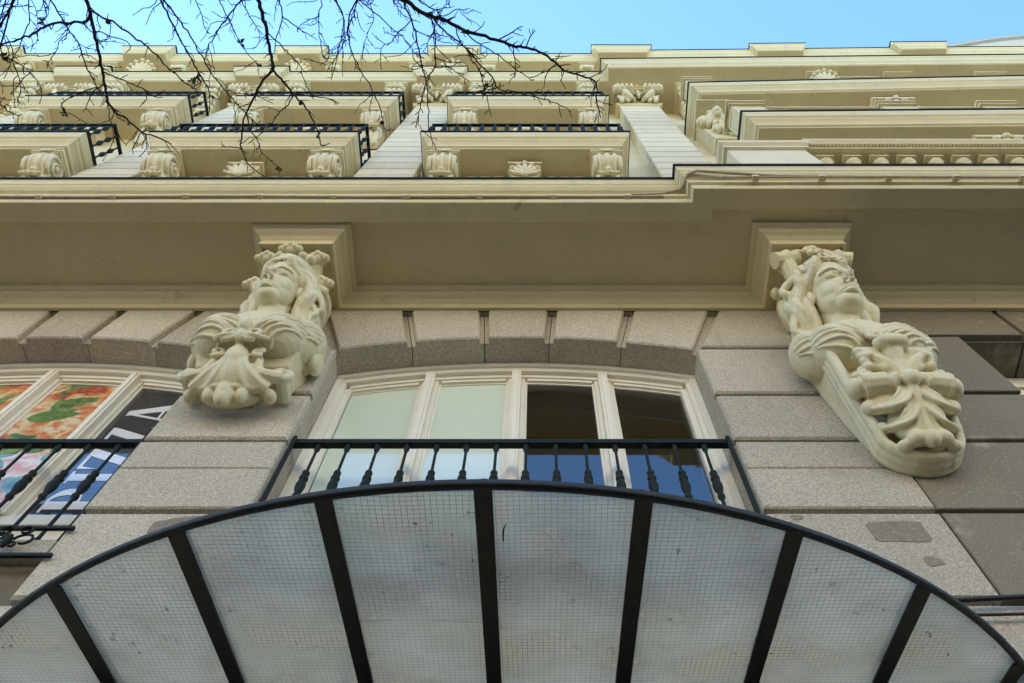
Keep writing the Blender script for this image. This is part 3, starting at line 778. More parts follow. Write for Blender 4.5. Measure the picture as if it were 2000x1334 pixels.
# curved attic roof at the far right
mb = MB(); n = 24
vs = []; fs = []
for i in range(n + 1):
    t = i / n; x = 8.9 + 8 * t; y = -.80 - .50 * math.sin(math.pi * min(1, t * 1.15 + .08)); z = 21.6
    for k, (o, dz) in enumerate(((0, 0), (0, .20), (-.07, .22), (-.07, .34), (.02, .36), (.02, .62), (-.05, .66), (.4, .95))): vs.append((x, y + o + .20, z + dz))
for i in range(n):
    for k in range(7): a = i * 8 + k; fs.append((a, a + 8, a + 9, a + 1))
mb.add(vs, fs); part('attic', mb, M['zinc'], house, (9, 0, 21.6))
part('roof', MB().box(-16.8, 16.8, -.3, 10.8, 21.25, 21.50), M['zinc'], house)

# ------------------------------------------------------------------ unseen building added across the street to bounce sunlight onto the house
opp = thing('added_bounce_building', (0, -24, 0), 'plain sunlit pale building added unseen across the street to bounce light onto the facade', 'building')
part('wall', MB().box(-70, 70, -36, -23.8, 7.5, 19), mat('pale_render', (.66, .61, .52), .85, .2, (.6, .1)), opp)
part('added_dark_base', MB().box(-70, 70, -36, -23.6, 0, 7.499), mat('granite_front', (.12, .115, .105), .6, .3, (1, .3)), opp)  # lower storeys added dark so less light bounces up to the cornice undersides
part('cornice', MB().box(-70.2, 70.2, -36.2, -23.3, 19.003, 19.6), M['cream2'], opp)
OW = MB().box(-.6, .6, -.02, .10, 0, 2.0).mesh('window', M['room'])
for f_ in range(3):
    for k in range(-9, 10): inst('window', OW, opp, (k * 3.2, -23.75, 8.4 + f_ * 3.5))
# ------------------------------------------------------------------ carved busts under the cornice
def bez(p, q, r, n=10):
    p, q, r = Vector(p), Vector(q), Vector(r)
    return [(p * (1 - t) ** 2 + q * 2 * t * (1 - t) + r * t * t) for t in [i / n for i in range(n + 1)]]
def tap(r0, r1, n, mid=None):
    return [(r0 + (r1 - r0) * i / n) * (1 if mid is None else 1 + (mid - 1) * math.sin(math.pi * i / n)) for i in range(n + 1)]

def head(mb, hair, X, style, rnd):
    """face and neck into mb, hair locks into hair; local frame x right, -y forward, z up, life size"""
    def E(dst, c, r, rot=None, nu=22, nv=16): dst.ell(c, r, rot, nu, nv, X)
    def T(dst, pts, rad, n=7): dst.tube([X @ Vector(p) for p in pts], [q * SCL for q in (rad if hasattr(rad, '__len__') else [rad] * len(pts))], n)
    SCL = X.to_scale().x
    E(mb, (0, .020, .035), (.074, .092, .098)); E(mb, (0, -.020, -.042), (.062, .067, .084)); E(mb, (0, -.028, .030), (.064, .056, .06))
    E(mb, (0, -.066, -.104), (.021, .018, .018)); E(mb, (0, -.045, -.098), (.042, .04, .03))
    for s_ in (-1, 1):
        E(mb, (s_ * .030, -.043, -.040), (.032, .032, .042)); E(mb, (s_ * .030, -.026, -.076), (.030, .038, .040), (0, s_ * 18, 0))
        E(mb, (s_ * .029, -.071, .001), (.0150, .0135, .0115))
        T(mb, bez((s_ * .011, -.078, .000), (s_ * .029, -.095, .016), (s_ * .047, -.067, .001), 8), tap(.0034, .003, 8, 1.3))
        T(mb, bez((s_ * .012, -.077, -.003), (s_ * .029, -.086, -.014), (s_ * .046, -.067, -.001), 8), tap(.003, .0025, 8))
        T(mb, bez((s_ * .010, -.083, .024), (s_ * .030, -.093, .033), (s_ * .056, -.060, .020), 8), tap(.0042, .0035, 8))
        E(mb, (s_ * .0115, -.097, -.041), (.0078, .009, .007)); E(mb, (s_ * .072, .005, -.02), (.012, .022, .032))
    T(mb, [(0, -.083, .026), (0, -.093, .008), (0, -.104, -.014), (0, -.117, -.036), (0, -.110, -.045)], [.007, .0070, .0080, .0105, .0075])
    T(mb, bez((-.026, -.076, -.074), (0, -.108, -.062), (.026, -.076, -.074), 8), tap(.0035, .0035, 8, 1.9))
    T(mb, bez((-.022, -.077, -.082), (0, -.106, -.085), (.022, -.077, -.082), 8), tap(.0035, .0035, 8, 2.2))
    T(mb, [(0, -.090, -.052), (0, -.091, -.066)], .0045)
    T(mb, [(0, .015, -.06), (0, .012, -.12), (0, .03, -.20), (0, .05, -.26)], [.050, .052, .060, .085], 12)
    E(mb, (0, -.034, .062), (.056, .045, .045)); E(hair, (0, -.012, .098), (.066, .055, .042))
    # hair: wavy locks swept back from the brow and down past the neck
    for s_ in (-1, 1):
        for k in range(10):
            t = k / 9; up = .010 * (k % 2)
            a0 = Vector((s_ * (.004 + .060 * t), -.070 + .055 * t * t, .088 - .045 * t))
            a1 = Vector((s_ * (.050 + .050 * t + rnd.uniform(0, .01)), -.045 + .06 * t, .105 - .13 * t))
            a2 = Vector((s_ * (.098 + rnd.uniform(-.008, .02)), .015 + .03 * t, .045 - .17 * t))
            a3 = Vector((s_ * (.108 + rnd.uniform(-.02, .025)), .045 + .02 * rnd.random(), -.06 - .20 * t + rnd.uniform(-.02, .02)))
            pts = bez(a0, a1, a2, 8)[:-1] + bez(a2, a2 * .5 + a3 * .5 + Vector((s_ * .03, -.02, 0)), a3, 8)
            pts = [p + Vector((s_ * up, -up * .7, up * .5)) for p in pts]
            w_ = .010; ph = .45 * k + (1.3 if s_ > 0 else 0)
            pts = [p + Vector((s_ * w_ * math.sin(i * .95 + ph), w_ * math.cos(i * .8 + ph), w_ * .6 * math.sin(i * 1.2 + ph))) for i, p in enumerate(pts)]
            T(hair, pts, tap(.0115, .0075, len(pts) - 1, 1.3), 9)
        for k in range(6):                                   # outer mass of waves
            y0 = .0 + .014 * k; x0 = .088 + .006 * (k % 3)
            pts = bez((s_ * .06, y0 - .01, .085), (s_ * (x0 + .035), y0, .01), (s_ * (x0 + .012 + rnd.uniform(-.01, .02)), y0 + .02, -.15 - .03 * (k % 2)), 14)
            ph = .5 * k + (1.0 if s_ > 0 else 0)
            pts = [p + Vector((s_ * .011 * math.sin(i * .85 + ph), .010 * math.cos(i * .85 + ph), 0)) for i, p in enumerate(pts)]
            T(hair, pts, tap(.0145, .011, 14, 1.4), 9)
        E(hair, (s_ * .084, .050, -.05), (.036, .055, .15)); E(hair, (s_ * .066, .02, .05), (.030, .06, .06)); 
    E(hair, (0, .055, .040), (.080, .080, .095))
    if style == 'curls':
        for k in range(13):
            a = R(-80 + 160 * k / 12)
            c = Vector((.084 * math.sin(a), -.070 + .065 * abs(math.sin(a)) ** 2, .048 + .050 * math.cos(a)))
            for j in range(2):
                sp = []
                for i in range(10):
                    q = i / 9 * 2.4 * math.pi; r = .020 * (1 - .5 * i / 9)
                    sp.append(c + Vector((r * math.cos(q + k), -.010 + .030 * j - .004 * i / 9, r * math.sin(q + k) + j * .016)))
                T(hair, sp, .0064, 5)
    else:
        for s_ in (-1, 1):
            for k in range(5):
                p0 = Vector((s_ * .003, -.072, .092 + k * .008)); p2 = Vector((s_ * (.085), .0 + k * .012, .05 + k * .016))
                T(hair, bez(p0, (s_ * .055, -.085 + k * .012, .110 + k * .010), p2, 10), tap(.012, .009, 10, 1.2), 6)

def leaf(mb, p0, p1, p2, w, curl=.03, ribs=3, n=9):
    """thick acanthus lobe along a bent spine with a rolled tip"""
    sp = bez(p0, p1, p2, n)
    mb.tube(sp, [w * (.55 + .45 * math.sin(math.pi * min(1, .25 + .75 * i / n))) for i in range(n + 1)], 8)
    e = sp[-1]; mb.ell(e, (w * .95, w * .8, w * .75), nu=10, nv=8)

def volute(mb, c, r, axis, turns, th, start=0.0, n=26, drift=(0, 0, 0), hand=1):
    """spiral scroll about the x, y axis"""
    sp = []
    for i in range(n + 1):
        t = i / n; a = start + hand * turns * 2 * math.pi * t; q = r * (1 - .82 * t)
        if axis == 'x': v = Vector((0, q * math.cos(a), q * math.sin(a)))
        else: v = Vector((q * math.cos(a), 0, q * math.sin(a)))
        sp.append(Vector(c) + v + Vector(drift) * t)
    mb.tube(sp, [th * (1 - .35 * i / n) for i in range(n + 1)], 8)

def band(mb, p0, p1, p2, w0, w1, r, n=14):
    """carved channelled strap: two raised edges with a hollow between"""
    sp = bez(p0, p1, p2, n)
    for s_ in (-1, 1):
        e = []
        for i, p in enumerate(sp):
            d = (sp[min(i + 1, n)] - sp[max(i - 1, 0)]).normalized(); q = Vector((-d.z, 0, d.x))
            if q.length < .2: q = Vector((1, 0, 0))
            e.append(p + q.normalized() * s_ * (w0 + (w1 - w0) * i / n) * (.7 + .3 * math.sin(math.pi * i / n)))
        mb.tube(e, r, 8)
    mb.tube([p + Vector((0, .022, 0)) for p in sp], [(w0 + (w1 - w0) * i / n) * .95 for i in range(n + 1)], 8)

def folds(mb, c, r, side, rnd, n=9):
    """drapery folds sweeping over a rounded form"""
    for k in range(n):
        t = -0.9 + 1.8 * k / (n - 1)
        pts = []
        for i in range(11):
            u = -1 + 2 * i / 10
            a = u * 1.25
            z = t * r[2] * .92 + .35 * r[2] * (u * side) * (1 - .3 * t) + .02 * math.sin(3 * u + k)
            z = max(-r[2] * .98, min(r[2] * .98, z))
            k2 = math.sqrt(max(.02, 1 - (z / r[2]) ** 2))
            pts.append((c[0] + r[0] * 1.0 * k2 * math.sin(a), c[1] - r[1] * 1.0 * k2 * math.cos(a), c[2] + z))
        mb.tube(pts, tap(.006, .006, 10, 2.4), 6)

def bust(bx, side):
    rnd = random.Random(5 if side == 'left' else 8)
    lab = {'left': 'cream carved female bust with flowing hair left of the middle window', 'right': 'cream carved female bust with curly hair on a long console right of the middle window'}[side]
    zb = 6.05 if side == 'left' else 5.36
    t = thing('bust_sculpture', (bx, 0, zb), lab, 'sculpture', 'carved busts under the cornice')
    off = Vector((bx, 0, zb))
    W = lambda x, o, z: Vector((bx + x, -o, z))
    def fin(name, mb, v=.008, sm=2): return link(name, remesh(mb, name, M['sculpt'], v, off, sm), t)
    # block under the cornice soffit
    part('abacus', MB().box(bx - .258, bx + .258, -.53, .0, 7.815, 7.99), M['cream2'], t)
    body = MB(); hair = MB(); orn = MB(); orn2 = MB(); con = MB()
    if side == 'left':
        hz, ho = 7.20, .385; sc = 2.10
        pitch = 13
        # block the bust grows from
        con.prism([(bx - .10, 6.18), (bx + .10, 6.18), (bx + .20, 6.34), (bx - .20, 6.34)], -.06, .0, .01)
        V = [W(a * hw_, o, z_) for z_, hw_, o_ in ((6.30, .26, .12), (6.36, .30, .20), (6.56, .345, .27)) for a, o in ((-1, 0), (1, 0), (1, o_), (-1, o_))]
        for q in (0, 4): con.add(V[q:q + 8], [(0, 1, 2, 3), (7, 6, 5, 4), (0, 4, 5, 1), (1, 5, 6, 2), (2, 6, 7, 3), (3, 7, 4, 0)])
        con.prism([(bx - .22, 6.62), (bx + .22, 6.62), (bx + .20, 7.80), (bx - .20, 7.80)], -.20, .0, .02)
        cz_ = 6.60
        def zm(z): return 5.96 + (z - 6.06) * .72 if z < 6.6 else z - .30 if z < 6.84 else z - .13 if z < 6.9 else z
    else:
        hz, ho = 7.06, .40; sc = 2.38
        pitch = 15
        # long boat-shaped console, rounded at the bottom
        pl = []
        for i in range(15):
            a = math.pi + math.pi * i / 14; pl.append((bx + .225 * math.cos(a), 5.60 + .215 * math.sin(a)))
        con.prism(pl + [(bx + .30, 6.55), (bx - .30, 6.55)], -.10, .0, .0)
        vs = []
        for z, hw, o in ((5.43, .11, .04), (5.50, .18, .055), (5.60, .222, .075), (5.9, .262, .15), (6.3, .288, .22), (6.6, .30, .28)):
            vs.append((z, hw, o))
        for (z0, h0, o0), (z1, h1, o1) in zip(vs[:-1], vs[1:]):
            V = [W(-h0, 0, z0), W(h0, 0, z0), W(h0, o0, z0), W(-h0, o0, z0), W(-h1, 0, z1), W(h1, 0, z1), W(h1, o1, z1), W(-h1, o1, z1)]
            con.add(V, [(0, 1, 2, 3), (7, 6, 5, 4), (0, 4, 5, 1), (1, 5, 6, 2), (2, 6, 7, 3), (3, 7, 4, 0)])
        rimp = [W(-.285, .33, 6.45), W(-.258, .24, 5.95), W(-.222, .165, 5.62)] + [W(.222 * math.cos(a), .14 - .03 * abs(math.sin(a)), 5.60 + .185 * math.sin(a)) for a in [math.pi + math.pi * i / 10 for i in range(1, 10)]] + [W(.222, .165, 5.62), W(.258, .24, 5.95), W(.285, .33, 6.45)]
        con.tube(rimp, .035, 8); con.tube([(x, y + .05, z) for x, y, z in rimp], .036, 8); con.tube([(x, y + .09, z) for x, y, z in rimp], .036, 8)
        con.prism([(bx - .20, 6.6), (bx + .20, 6.6), (bx + .20, 7.80), (bx - .20, 7.80)], -.20, .0, .02)
        cz_ = 6.44
        def zm(z): return 5.45 + (z - 5.5) * .83 if z < 5.97 else 5.84 + (z - 5.97) * .46 if z < 6.65 else z - .42 if z < 7.0 else z
    Wo = lambda x, o, z: W(x, o, zm(z))
    # chest under drapery
    body.ell(W(0, .22, cz_ + .12), (.30, .20, .24)); body.ell(W(0, .18, cz_ + .30), (.24, .17, .16)); body.ell(W(0, .20, cz_ - .02), (.27, .17, .14))
    for s_ in (-1, 1):
        c = W(s_ * .185, .27, cz_); r = (.185, .17, .185)
        body.ell(c, r); folds(body, c, (r[0] + .003, r[1] + .003, r[2] + .003), s_, rnd)
        sx_ = .35 if side == 'right' and s_ > 0 else .295
        body.ell(W(s_ * sx_, .18, cz_ + .10), (.15, .16, .21), (0, s_ * 12, 0))
        folds(body, W(s_ * sx_, .18, cz_ + .10), (.153, .163, .21), s_, rnd, 9)
    X = Matrix.Translation(W(.04 if side == 'left' else -.05, ho, hz)) @ rotm('X', pitch) @ Matrix.Scale(sc, 4)
    if side == 'left': X = X @ rotm('Y', 3) @ rotm('Z', -9)
    else: X = X @ rotm('Y', -4) @ rotm('Z', 10)
    head(body, hair, X, 'waves' if side == 'left' else 'curls', rnd)
    body.tube([W(0, .25, hz - .24), W(0, .23, cz_ + .20)], [.115, .17], 12)
    fin('body', body, .0055, 3)
    fin('hair', hair, .0050, 3)
    if side == 'left':
        # leaf capital behind the head
        for (x, z, o, s_) in ((-.02, 7.74, .56, 1), (-.20, 7.70, .50, 1), (.19, 7.70, .50, 1), (.25, 7.52, .36, 1), (-.27, 7.55, .34, 1)):
            leaf(orn2, Wo(x * .5, .20, 7.42), Wo(x * .8, .30, z - .06), Wo(x, o - .04, z), .07)
            for k in (-2, -1, 0, 1, 2): orn2.ell(Wo(x + k * .034, o + .005 - .012 * abs(k), z + .012 - .014 * abs(k)), (.030, .035, .030))
        for (x, z) in ((-.09, 7.66), (.09, 7.66), (.17, 7.58)): orn2.ell(Wo(x, .50, z), (.04, .045, .035))
        # side leaves down the right
        for (z, o) in ((7.42, .30), (7.26, .27), (7.10, .24)):
            leaf(orn2, Wo(.22, .05, z), Wo(.30, .18, z + .06), Wo(.27, o, z + .02), .05)
        # scrolls at the sides of the chest
        for s_ in (-1, 1):
            volute(orn, W(s_ * .39, .17, 6.72), .095, 'x', 1.5, .034, 1.6, hand=-1, drift=(s_ * .03, 0, 0))
            orn.ell(W(s_ * .40, .10, 6.60), (.05, .08, .10)); orn.tube([W(s_ * .30, .08, 6.55), W(s_ * .38, .10, 6.62)], .06, 8)
            volute(orn, W(s_ * .075, .385, 6.44), .075, 'y', 1.4, .021, -1.2 if s_ > 0 else 4.3, hand=-s_, drift=(0, -.02, 0))
            orn.tube(bez(W(s_ * .17, .36, 6.43), W(s_ * .10, .44, 6.33), W(s_ * .02, .39, 6.44), 10), tap(.018, .02, 10), 8)
            body.tube(bez(W(s_ * .02, .36, 6.46), W(s_ * .20, .44, 6.36), W(s_ * .36, .24, 6.52), 10), tap(.03, .022, 10), 8)
        orn.ell(W(0, .42, 6.52), (.045, .045, .07)); orn.ell(W(0, .38, 6.42), (.035, .05, .07))
        # big drooping shell leaf with fluted skirt
        for k in range(-4, 5):
            a = k / 4
            orn.tube(bez(W(.045 * a, .335 - .05 * abs(a), 6.37 - .03 * abs(a)), W(.05 * a, .31, 6.13), W(.225 * a, .20 - .04 * abs(a), 6.075 + .035 * a * a), 10), tap(.030, .036 if k % 2 else .046, 10), 8)
        orn.ell(W(0, .28, 6.29), (.078, .085, .12)); orn.ell(W(0, .12, 6.10), (.19, .08, .075))
        orn.tube(bez(W(-.225, .155, 6.11), W(0, .265, 6.00), W(.225, .155, 6.11), 12), .024, 8)
        for s_ in (-1, 1):
            volute(orn, W(s_ * .135, .30, 6.345), .05, 'y', 1.2, .020, -1.0 if s_ > 0 else 4.1, hand=-s_, drift=(0, -.02, 0)); orn.tube(bez(W(s_ * .14, .27, 6.31), W(s_ * .15, .26, 6.18), W(s_ * .24, .20, 6.15), 8), .026, 8)
            orn.tube(bez(W(s_ * .10, .24, 6.24), W(s_ * .22, .24, 6.12), W(s_ * .29, .20, 6.20), 10), tap(.04, .045, 10), 8)
            volute(orn, W(s_ * .28, .18, 6.22), .075, 'y', 1.4, .030, 2.2 if s_ > 0 else .9, hand=-s_, drift=(0, -.05, 0))
            orn.tube([W(s_ * .28, .03, 6.22), W(s_ * .28, .20, 6.22)], .055, 10)
            orn.ell(W(s_ * .245, .12, 6.095), (.04, .05, .045)); orn.ell(W(s_ * .10, .165, 6.03), (.036, .045, .065))
        orn.ell(W(0, .17, 6.03), (.062, .06, .115)); orn.ell(W(0, .20, 6.05), (.04, .045, .08))
    else:
        # scrolled block behind the head
        for s_ in (-1, 1):
            volute(orn2, Wo(s_ * .20, .46, 7.70), .075, 'x', 1.3, .05, 0.5, hand=-1, drift=(0, 0, 0))
            orn2.tube([Wo(s_ * .10, .47, 7.72), Wo(s_ * .30, .47, 7.66)], [.06, .07], 10)
            orn2.tube(bez(Wo(s_ * .22, .48, 7.70), Wo(s_ * .17, .40, 7.52), Wo(s_ * .12, .25, 7.40), 8), tap(.06, .075, 8), 8)
            orn2.tube(bez(Wo(s_ * .20, .02, 7.34), Wo(s_ * .27, .16, 7.38), Wo(s_ * .24, .17, 7.50), 8), tap(.03, .045, 8), 8)
            orn2.ell(Wo(s_ * .255, .20, 7.66), (.04, .05, .05))
        orn2.ell(Wo(0, .535, 7.72), (.045, .04, .045)); 
        for k in range(6): orn2.ell(Wo(.055 * math.cos(R(60 * k)), .53, 7.72 + .055 * math.sin(R(60 * k))), (.026, .025, .026))
        for k in (-1, 1): leaf(orn2, Wo(k * .06, .50, 7.73), Wo(k * .10, .53, 7.76), Wo(k * .14, .52, 7.73), .018)
        # brooch
        volute(orn, Wo(0, .40, 6.78), .062, 'y', 1.4, .02, 0, drift=(0, -.03, 0)); orn.ell(Wo(0, .42, 6.78), (.035, .03, .035)); orn.ell(Wo(0, .40, 6.85), (.05, .03, .03))
        # upright central leaf with curled top
        orn.tube([Wo(0, .36, 6.05), Wo(0, .40, 6.30), Wo(0, .44, 6.50)], [.05, .045, .06], 8)
        orn.ell(Wo(0, .47, 6.58), (.115, .05, .06)); orn.ell(Wo(0, .50, 6.54), (.09, .04, .05))
        for s_ in (-1, 1):
            leaf(orn, Wo(s_ * .03, .33, 6.0), Wo(s_ * .06, .42, 6.26), Wo(s_ * .16, .43, 6.36), .045)
            band(orn, Wo(s_ * .035, .36, 6.02), Wo(s_ * .06, .44, 6.62), Wo(s_ * .19, .43, 6.46), .034, .050, .014)
            for q in range(4): orn.ell(Wo(s_ * (.205 - .008 * q), .43 - .012 * q, 6.50 - .09 * q), (.034, .026, .034))
            orn.ell(Wo(s_ * .12, .24, 5.90), (.12, .07, .09))
            leaf(orn, Wo(s_ * .08, .30, 5.98), Wo(s_ * .16, .36, 6.10), Wo(s_ * .23, .36, 6.16), .034)
            orn.ell(Wo(0, .19, 5.72), (.16, .09, .19))
            # horizontal husk with round end
            orn.tube([Wo(s_ * .05, .32, 5.94), Wo(s_ * .13, .34, 5.97), Wo(s_ * .22, .32, 5.99), Wo(s_ * .27, .30, 5.99)], [.045, .072, .078, .05], 10)
            orn.tube([Wo(s_ * .225, .315, 5.99), Wo(s_ * .245, .31, 5.99)], .088, 12); orn.ell(Wo(s_ * .285, .30, 5.99), (.05, .066, .066)); orn.ell(Wo(s_ * .08, .36, 5.95), (.03, .06, .06))
            # small acanthus lobes along the loops
            for q in range(4): orn.ell(Wo(s_ * (.10 + .045 * q), .40 - .02 * q, 6.20 + .07 * math.sin(q * 1.1)), (.032, .03, .05), (0, s_ * (20 + 25 * q), 0), 8, 6)
            # looped tendrils below
            band(orn, Wo(s_ * .035, .35, 5.90), Wo(s_ * .11, .36, 5.62), Wo(s_ * .235, .24, 5.84), .034, .030, .0145)
            orn.ell(Wo(s_ * .235, .24, 5.84), (.045, .045, .05))
            band(orn, Wo(s_ * .025, .32, 5.78), Wo(s_ * .09, .30, 5.52), Wo(s_ * .195, .18, 5.70), .032, .026, .0135)
            orn.tube(bez(Wo(s_ * .012, .35, 5.90), Wo(s_ * .012, .31, 5.70), Wo(s_ * .06, .22, 5.54), 10), tap(.020, .018, 10), 8)
            orn.ell(Wo(s_ * .195, .18, 5.69), (.035, .035, .04))
            orn.ell(Wo(s_ * .07, .20, 5.52), (.06, .05, .05), (0, s_ * 25, 0)); orn.ell(Wo(s_ * .13, .16, 5.50), (.045, .04, .035))
        orn.tube([Wo(0, .38, 5.98), Wo(0, .36, 5.85), Wo(0, .28, 5.66), Wo(0, .22, 5.50)], [.036, .028, .022, .03], 8)
        orn.ell(Wo(0, .40, 5.92), (.055, .05, .06)); orn.ell(Wo(0, .21, 5.50), (.05, .05, .06))
    fin('console', con, .008, 2)
    orn2.box(bx - .10, bx + .10, -.22, -.02, 7.35, 7.80)
    fin('leaf_carving', orn, .0062, 2)
    fin('capital_carving', orn2, .0062, 2)
for bx, side in BUSTS: bust(bx, side)
# ------------------------------------------------------------------ iron railings at the mezzanine windows
VASE = MB().lathe((0, 0, 0), [(0.0106, -.93), (0.0141, -.92), (0.0194, -.905), (0.0123, -.885), (0.0097, -.87), (0.0101, -.56), (0.0114, -.545), (0.0202, -.535), (0.0202, -.515), (0.0132, -.505), (0.0167, -.49), (0.0255, -.455), (0.0282, -.42), (0.0229, -.385), (0.0167, -.37), (0.0255, -.362), (0.0255, -.345), (0.0176, -.338), (0.0141, -.32), (0.0211, -.31), (0.0211, -.292), (0.0114, -.282), (0.0092, -.265), (0.0084, -.09), (0.0106, -.065), (0.0158, -.055), (0.0185, -.03), (0.0141, -.008), (0.0123, 0)], 12).mesh('baluster', M['iron'])
def railing(xc, label):
    t = thing('window_railing', (xc, .08, 4.66), label, 'railing', 'iron railings in front of the mezzanine windows')
    x0, x1 = xc - 1.309, xc + 1.309; y = .075
    part('top_rail', MB().box(x0 + .004, x1 - .004, y - .022, y + .022, 5.845, 5.885), M['iron'], t)
    mb = MB(); mb.box(x0 + .004, x1 - .004, y - .02, y + .02, 4.90, 4.925); mb.box(x0 - .06, x1 + .06, -.03, -.012, 4.905, 4.925); mb.box(x0 - .06, x1 + .06, -.03, -.012, 4.70, 4.72)
    part('bottom_rail', mb, M['iron'], t)
    for s_ in (x0 + .004, x1 - .034):
        part('end_post', MB().box(s_ + .004, s_ + .026, y - .040, y - .0225, 4.76, 5.893), M['iron'], t)
    for k in range(14): inst('baluster', VASE, t, (x0 + .165 + k * (2.618 - .33) / 13, y, 5.845))
    for k in range(7):
        mb = MB(); cx = x0 + .20 + k * .37
        for s_ in (-1, 1):
            for (r0, ox, oz, turns) in ((.045, .05, 4.875, 1.6), (.06, .075, 4.80, 1.5), (.035, .03, 4.765, 1.3)):
                sp = []
                for i in range(18):
                    q = i / 17; a = math.pi * .9 - q * turns * math.pi; r = r0 * (1 - .6 * q)
                    sp.append((cx + s_ * (ox + r * math.cos(a)), -.03 - .012 * q, oz - .0 + r * math.sin(a)))
                mb.tube(sp, .007, 5)
        mb.ell((cx, -.035, 4.80), (.018, .02, .05), nu=8, nv=6)
        part('scroll_ornament', mb, M['iron'], t, (cx, y, 4.82))
    return t
railing(XC, 'black iron railing with vase balusters crossing the middle window above the glass canopy')
railing(XC - PITCH, 'black iron railing at the left edge in front of the pizza posters')

# ------------------------------------------------------------------ printed posters behind the left window
def zi(o): return ZC + math.sqrt(RI * RI - o * o)
PXC = XC - PITCH
def pane_span(k): x0 = -1.309 + .115 + k * .6375; return x0, x0 + .4775
def poster(k, m, label):
    a, b = pane_span(k); n = 6
    pl = [(PXC + a - .01, 5.45), (PXC + b + .01, 5.45)] + [(PXC + b - (b - a) * i / n, zi(b - (b - a) * i / n) - .17) for i in range(n + 1)]
    t = thing('window_poster', (PXC + (a + b) / 2, .33, 5.45), label, 'poster', 'printed posters behind the left window')
    part('sheet', MB().prism(pl, .3085, .3125), m, t)
    return t, PXC + a, PXC + b
pa = poster(0, M['pizza'], 'pizza picture poster in the leftmost light of the left window')
pb = poster(1, M['pizza'], 'pizza picture poster left of the mullion at the frame edge')
pc = poster(2, M['pizza'], 'pizza picture poster with a big basil leaf, beside the black poster')
pd = poster(3, M['print_black'], 'black poster with white letters running upwards')
def leaf_print(t, cx, cz, L, W, ang, m='print_green'):
    pl = []
    for i in range(24):
        u = 2 * math.pi * i / 24; x = math.cos(u) * L; z = math.copysign(abs(math.sin(u)) ** 1.4, math.sin(u)) * W * (1 - .35 * math.cos(u)) * random.uniform(.94, 1.06); a = R(ang)
        pl.append((cx + x * math.cos(a) - z * math.sin(a), cz + x * math.sin(a) + z * math.cos(a)))
    part('leaf_print', MB().prism(pl, .3065, .3080), M[m], t)
    a = R(ang); q = lambda x, z: (cx + x * math.cos(a) - z * math.sin(a), cz + x * math.sin(a) + z * math.cos(a))
    vb = MB().prism([q(-L, -.003), q(L * .9, -.0015), q(L * .9, .0015), q(-L, .003)], .3060, .3064)
    for k in (-.6, -.25, .1, .45):
        for s_ in (-1, 1): vb.prism([q(k * L, 0), q(k * L + .004, 0), q(k * L + L * .3 + .002, s_ * W * .7), q(k * L + L * .3, s_ * W * .7)][::s_], .3058, .3059)
    part('leaf_veins', vb, M['vein_print'], t)
leaf_print(pc[0], pc[1] + .20, 6.62, .17, .075, 12)
leaf_print(pc[0], pc[1] + .12, 6.02, .12, .07, -25); leaf_print(pb[0], pb[1] + .36, 6.08, .11, .07, 15); leaf_print(pb[0], pb[1] + .20, 6.7, .10, .05, 60)
# letters, baseline along the right side of the sheet reading upwards: u = reading direction (up), v = letter height (to the left)
def letters(t, xr, z0):
    H = .37
    def P(u, v): return (xr - v, z0 + u)
    def poly(pts, dy=0):
        pp = [P(u, v) for u, v in pts]
        a = sum(pp[i][0] * pp[(i + 1) % len(pp)][1] - pp[(i + 1) % len(pp)][0] * pp[i][1] for i in range(len(pp)))
        return MB().prism(pp if a > 0 else pp[::-1], .3062 - dy, .3080)
    def join(ms):
        r = MB()
        for q in ms: r.add(q.v, q.f)
        return r
    u = 0
    def stem(u0, w): return [poly([(u0, 0), (u0 + w, 0), (u0 + w, H), (u0, H)]), poly([(u0 - .03, 0), (u0 + w + .03, 0), (u0 + w + .03, .016), (u0 - .03, .016)], .0004), poly([(u0 - .03, H - .016), (u0 + w + .03, H - .016), (u0 + w + .03, H), (u0 - .03, H)], .0004)]
    # P
    ms = stem(.03, .075)
    outer = []; N = 14
    for i in range(N):
        a0 = -math.pi / 2 + math.pi * i / N; a1 = -math.pi / 2 + math.pi * (i + 1) / N
        def o(a): return (.105 + .13 * math.cos(a), H * .74 + H * .26 * math.sin(a))
        def n_(a): return (.105 + .065 * math.cos(a), H * .74 + (H * .26 - .016) * math.sin(a))
        ms.append(poly([o(a0), o(a1), n_(a1), n_(a0)], .0008))
    part('letter_p', join(ms), M['print_white'], t)
    part('letter_i', join(stem(.32, .075)), M['print_white'], t)
    for uz in (.45, .72):
        ms = [poly([(uz, 0), (uz + .235, 0), (uz + .235, .022), (uz, .022)]), poly([(uz, H - .022), (uz + .235, H - .022), (uz + .235, H), (uz, H)]),
              poly([(uz, .0225), (uz + .085, .0225), (uz + .235, H - .0225), (uz + .15, H - .0225)], .0004),
              poly([(uz + .205, .0225), (uz + .235, .0225), (uz + .235, .12)], .0008), poly([(uz, H - .0225), (uz + .03, H - .0225), (uz, H - .12)], .0008)]
        part('letter_z', join(ms), M['print_white'], t)
    ua = 1.0
    ms = [poly([(ua + .02, 0), (ua + .045, 0), (ua + .165, H), (ua + .14, H)]), poly([(ua + .215, 0), (ua + .305, 0), (ua + .185, H), (ua + .12, H)], .0004),
          poly([(ua + .06, H * .32), (ua + .24, H * .32), (ua + .235, H * .37), (ua + .07, H * .37)], .0008), poly([(ua - .02, 0), (ua + .08, 0), (ua + .08, .016), (ua - .02, .016)], .0008), poly([(ua + .18, 0), (ua + .34, 0), (ua + .34, .016), (ua + .18, .016)], .0008)]
    part('letter_a', join(ms), M['print_white'], t)
letters(pd[0], pd[2] - .05, 5.50)

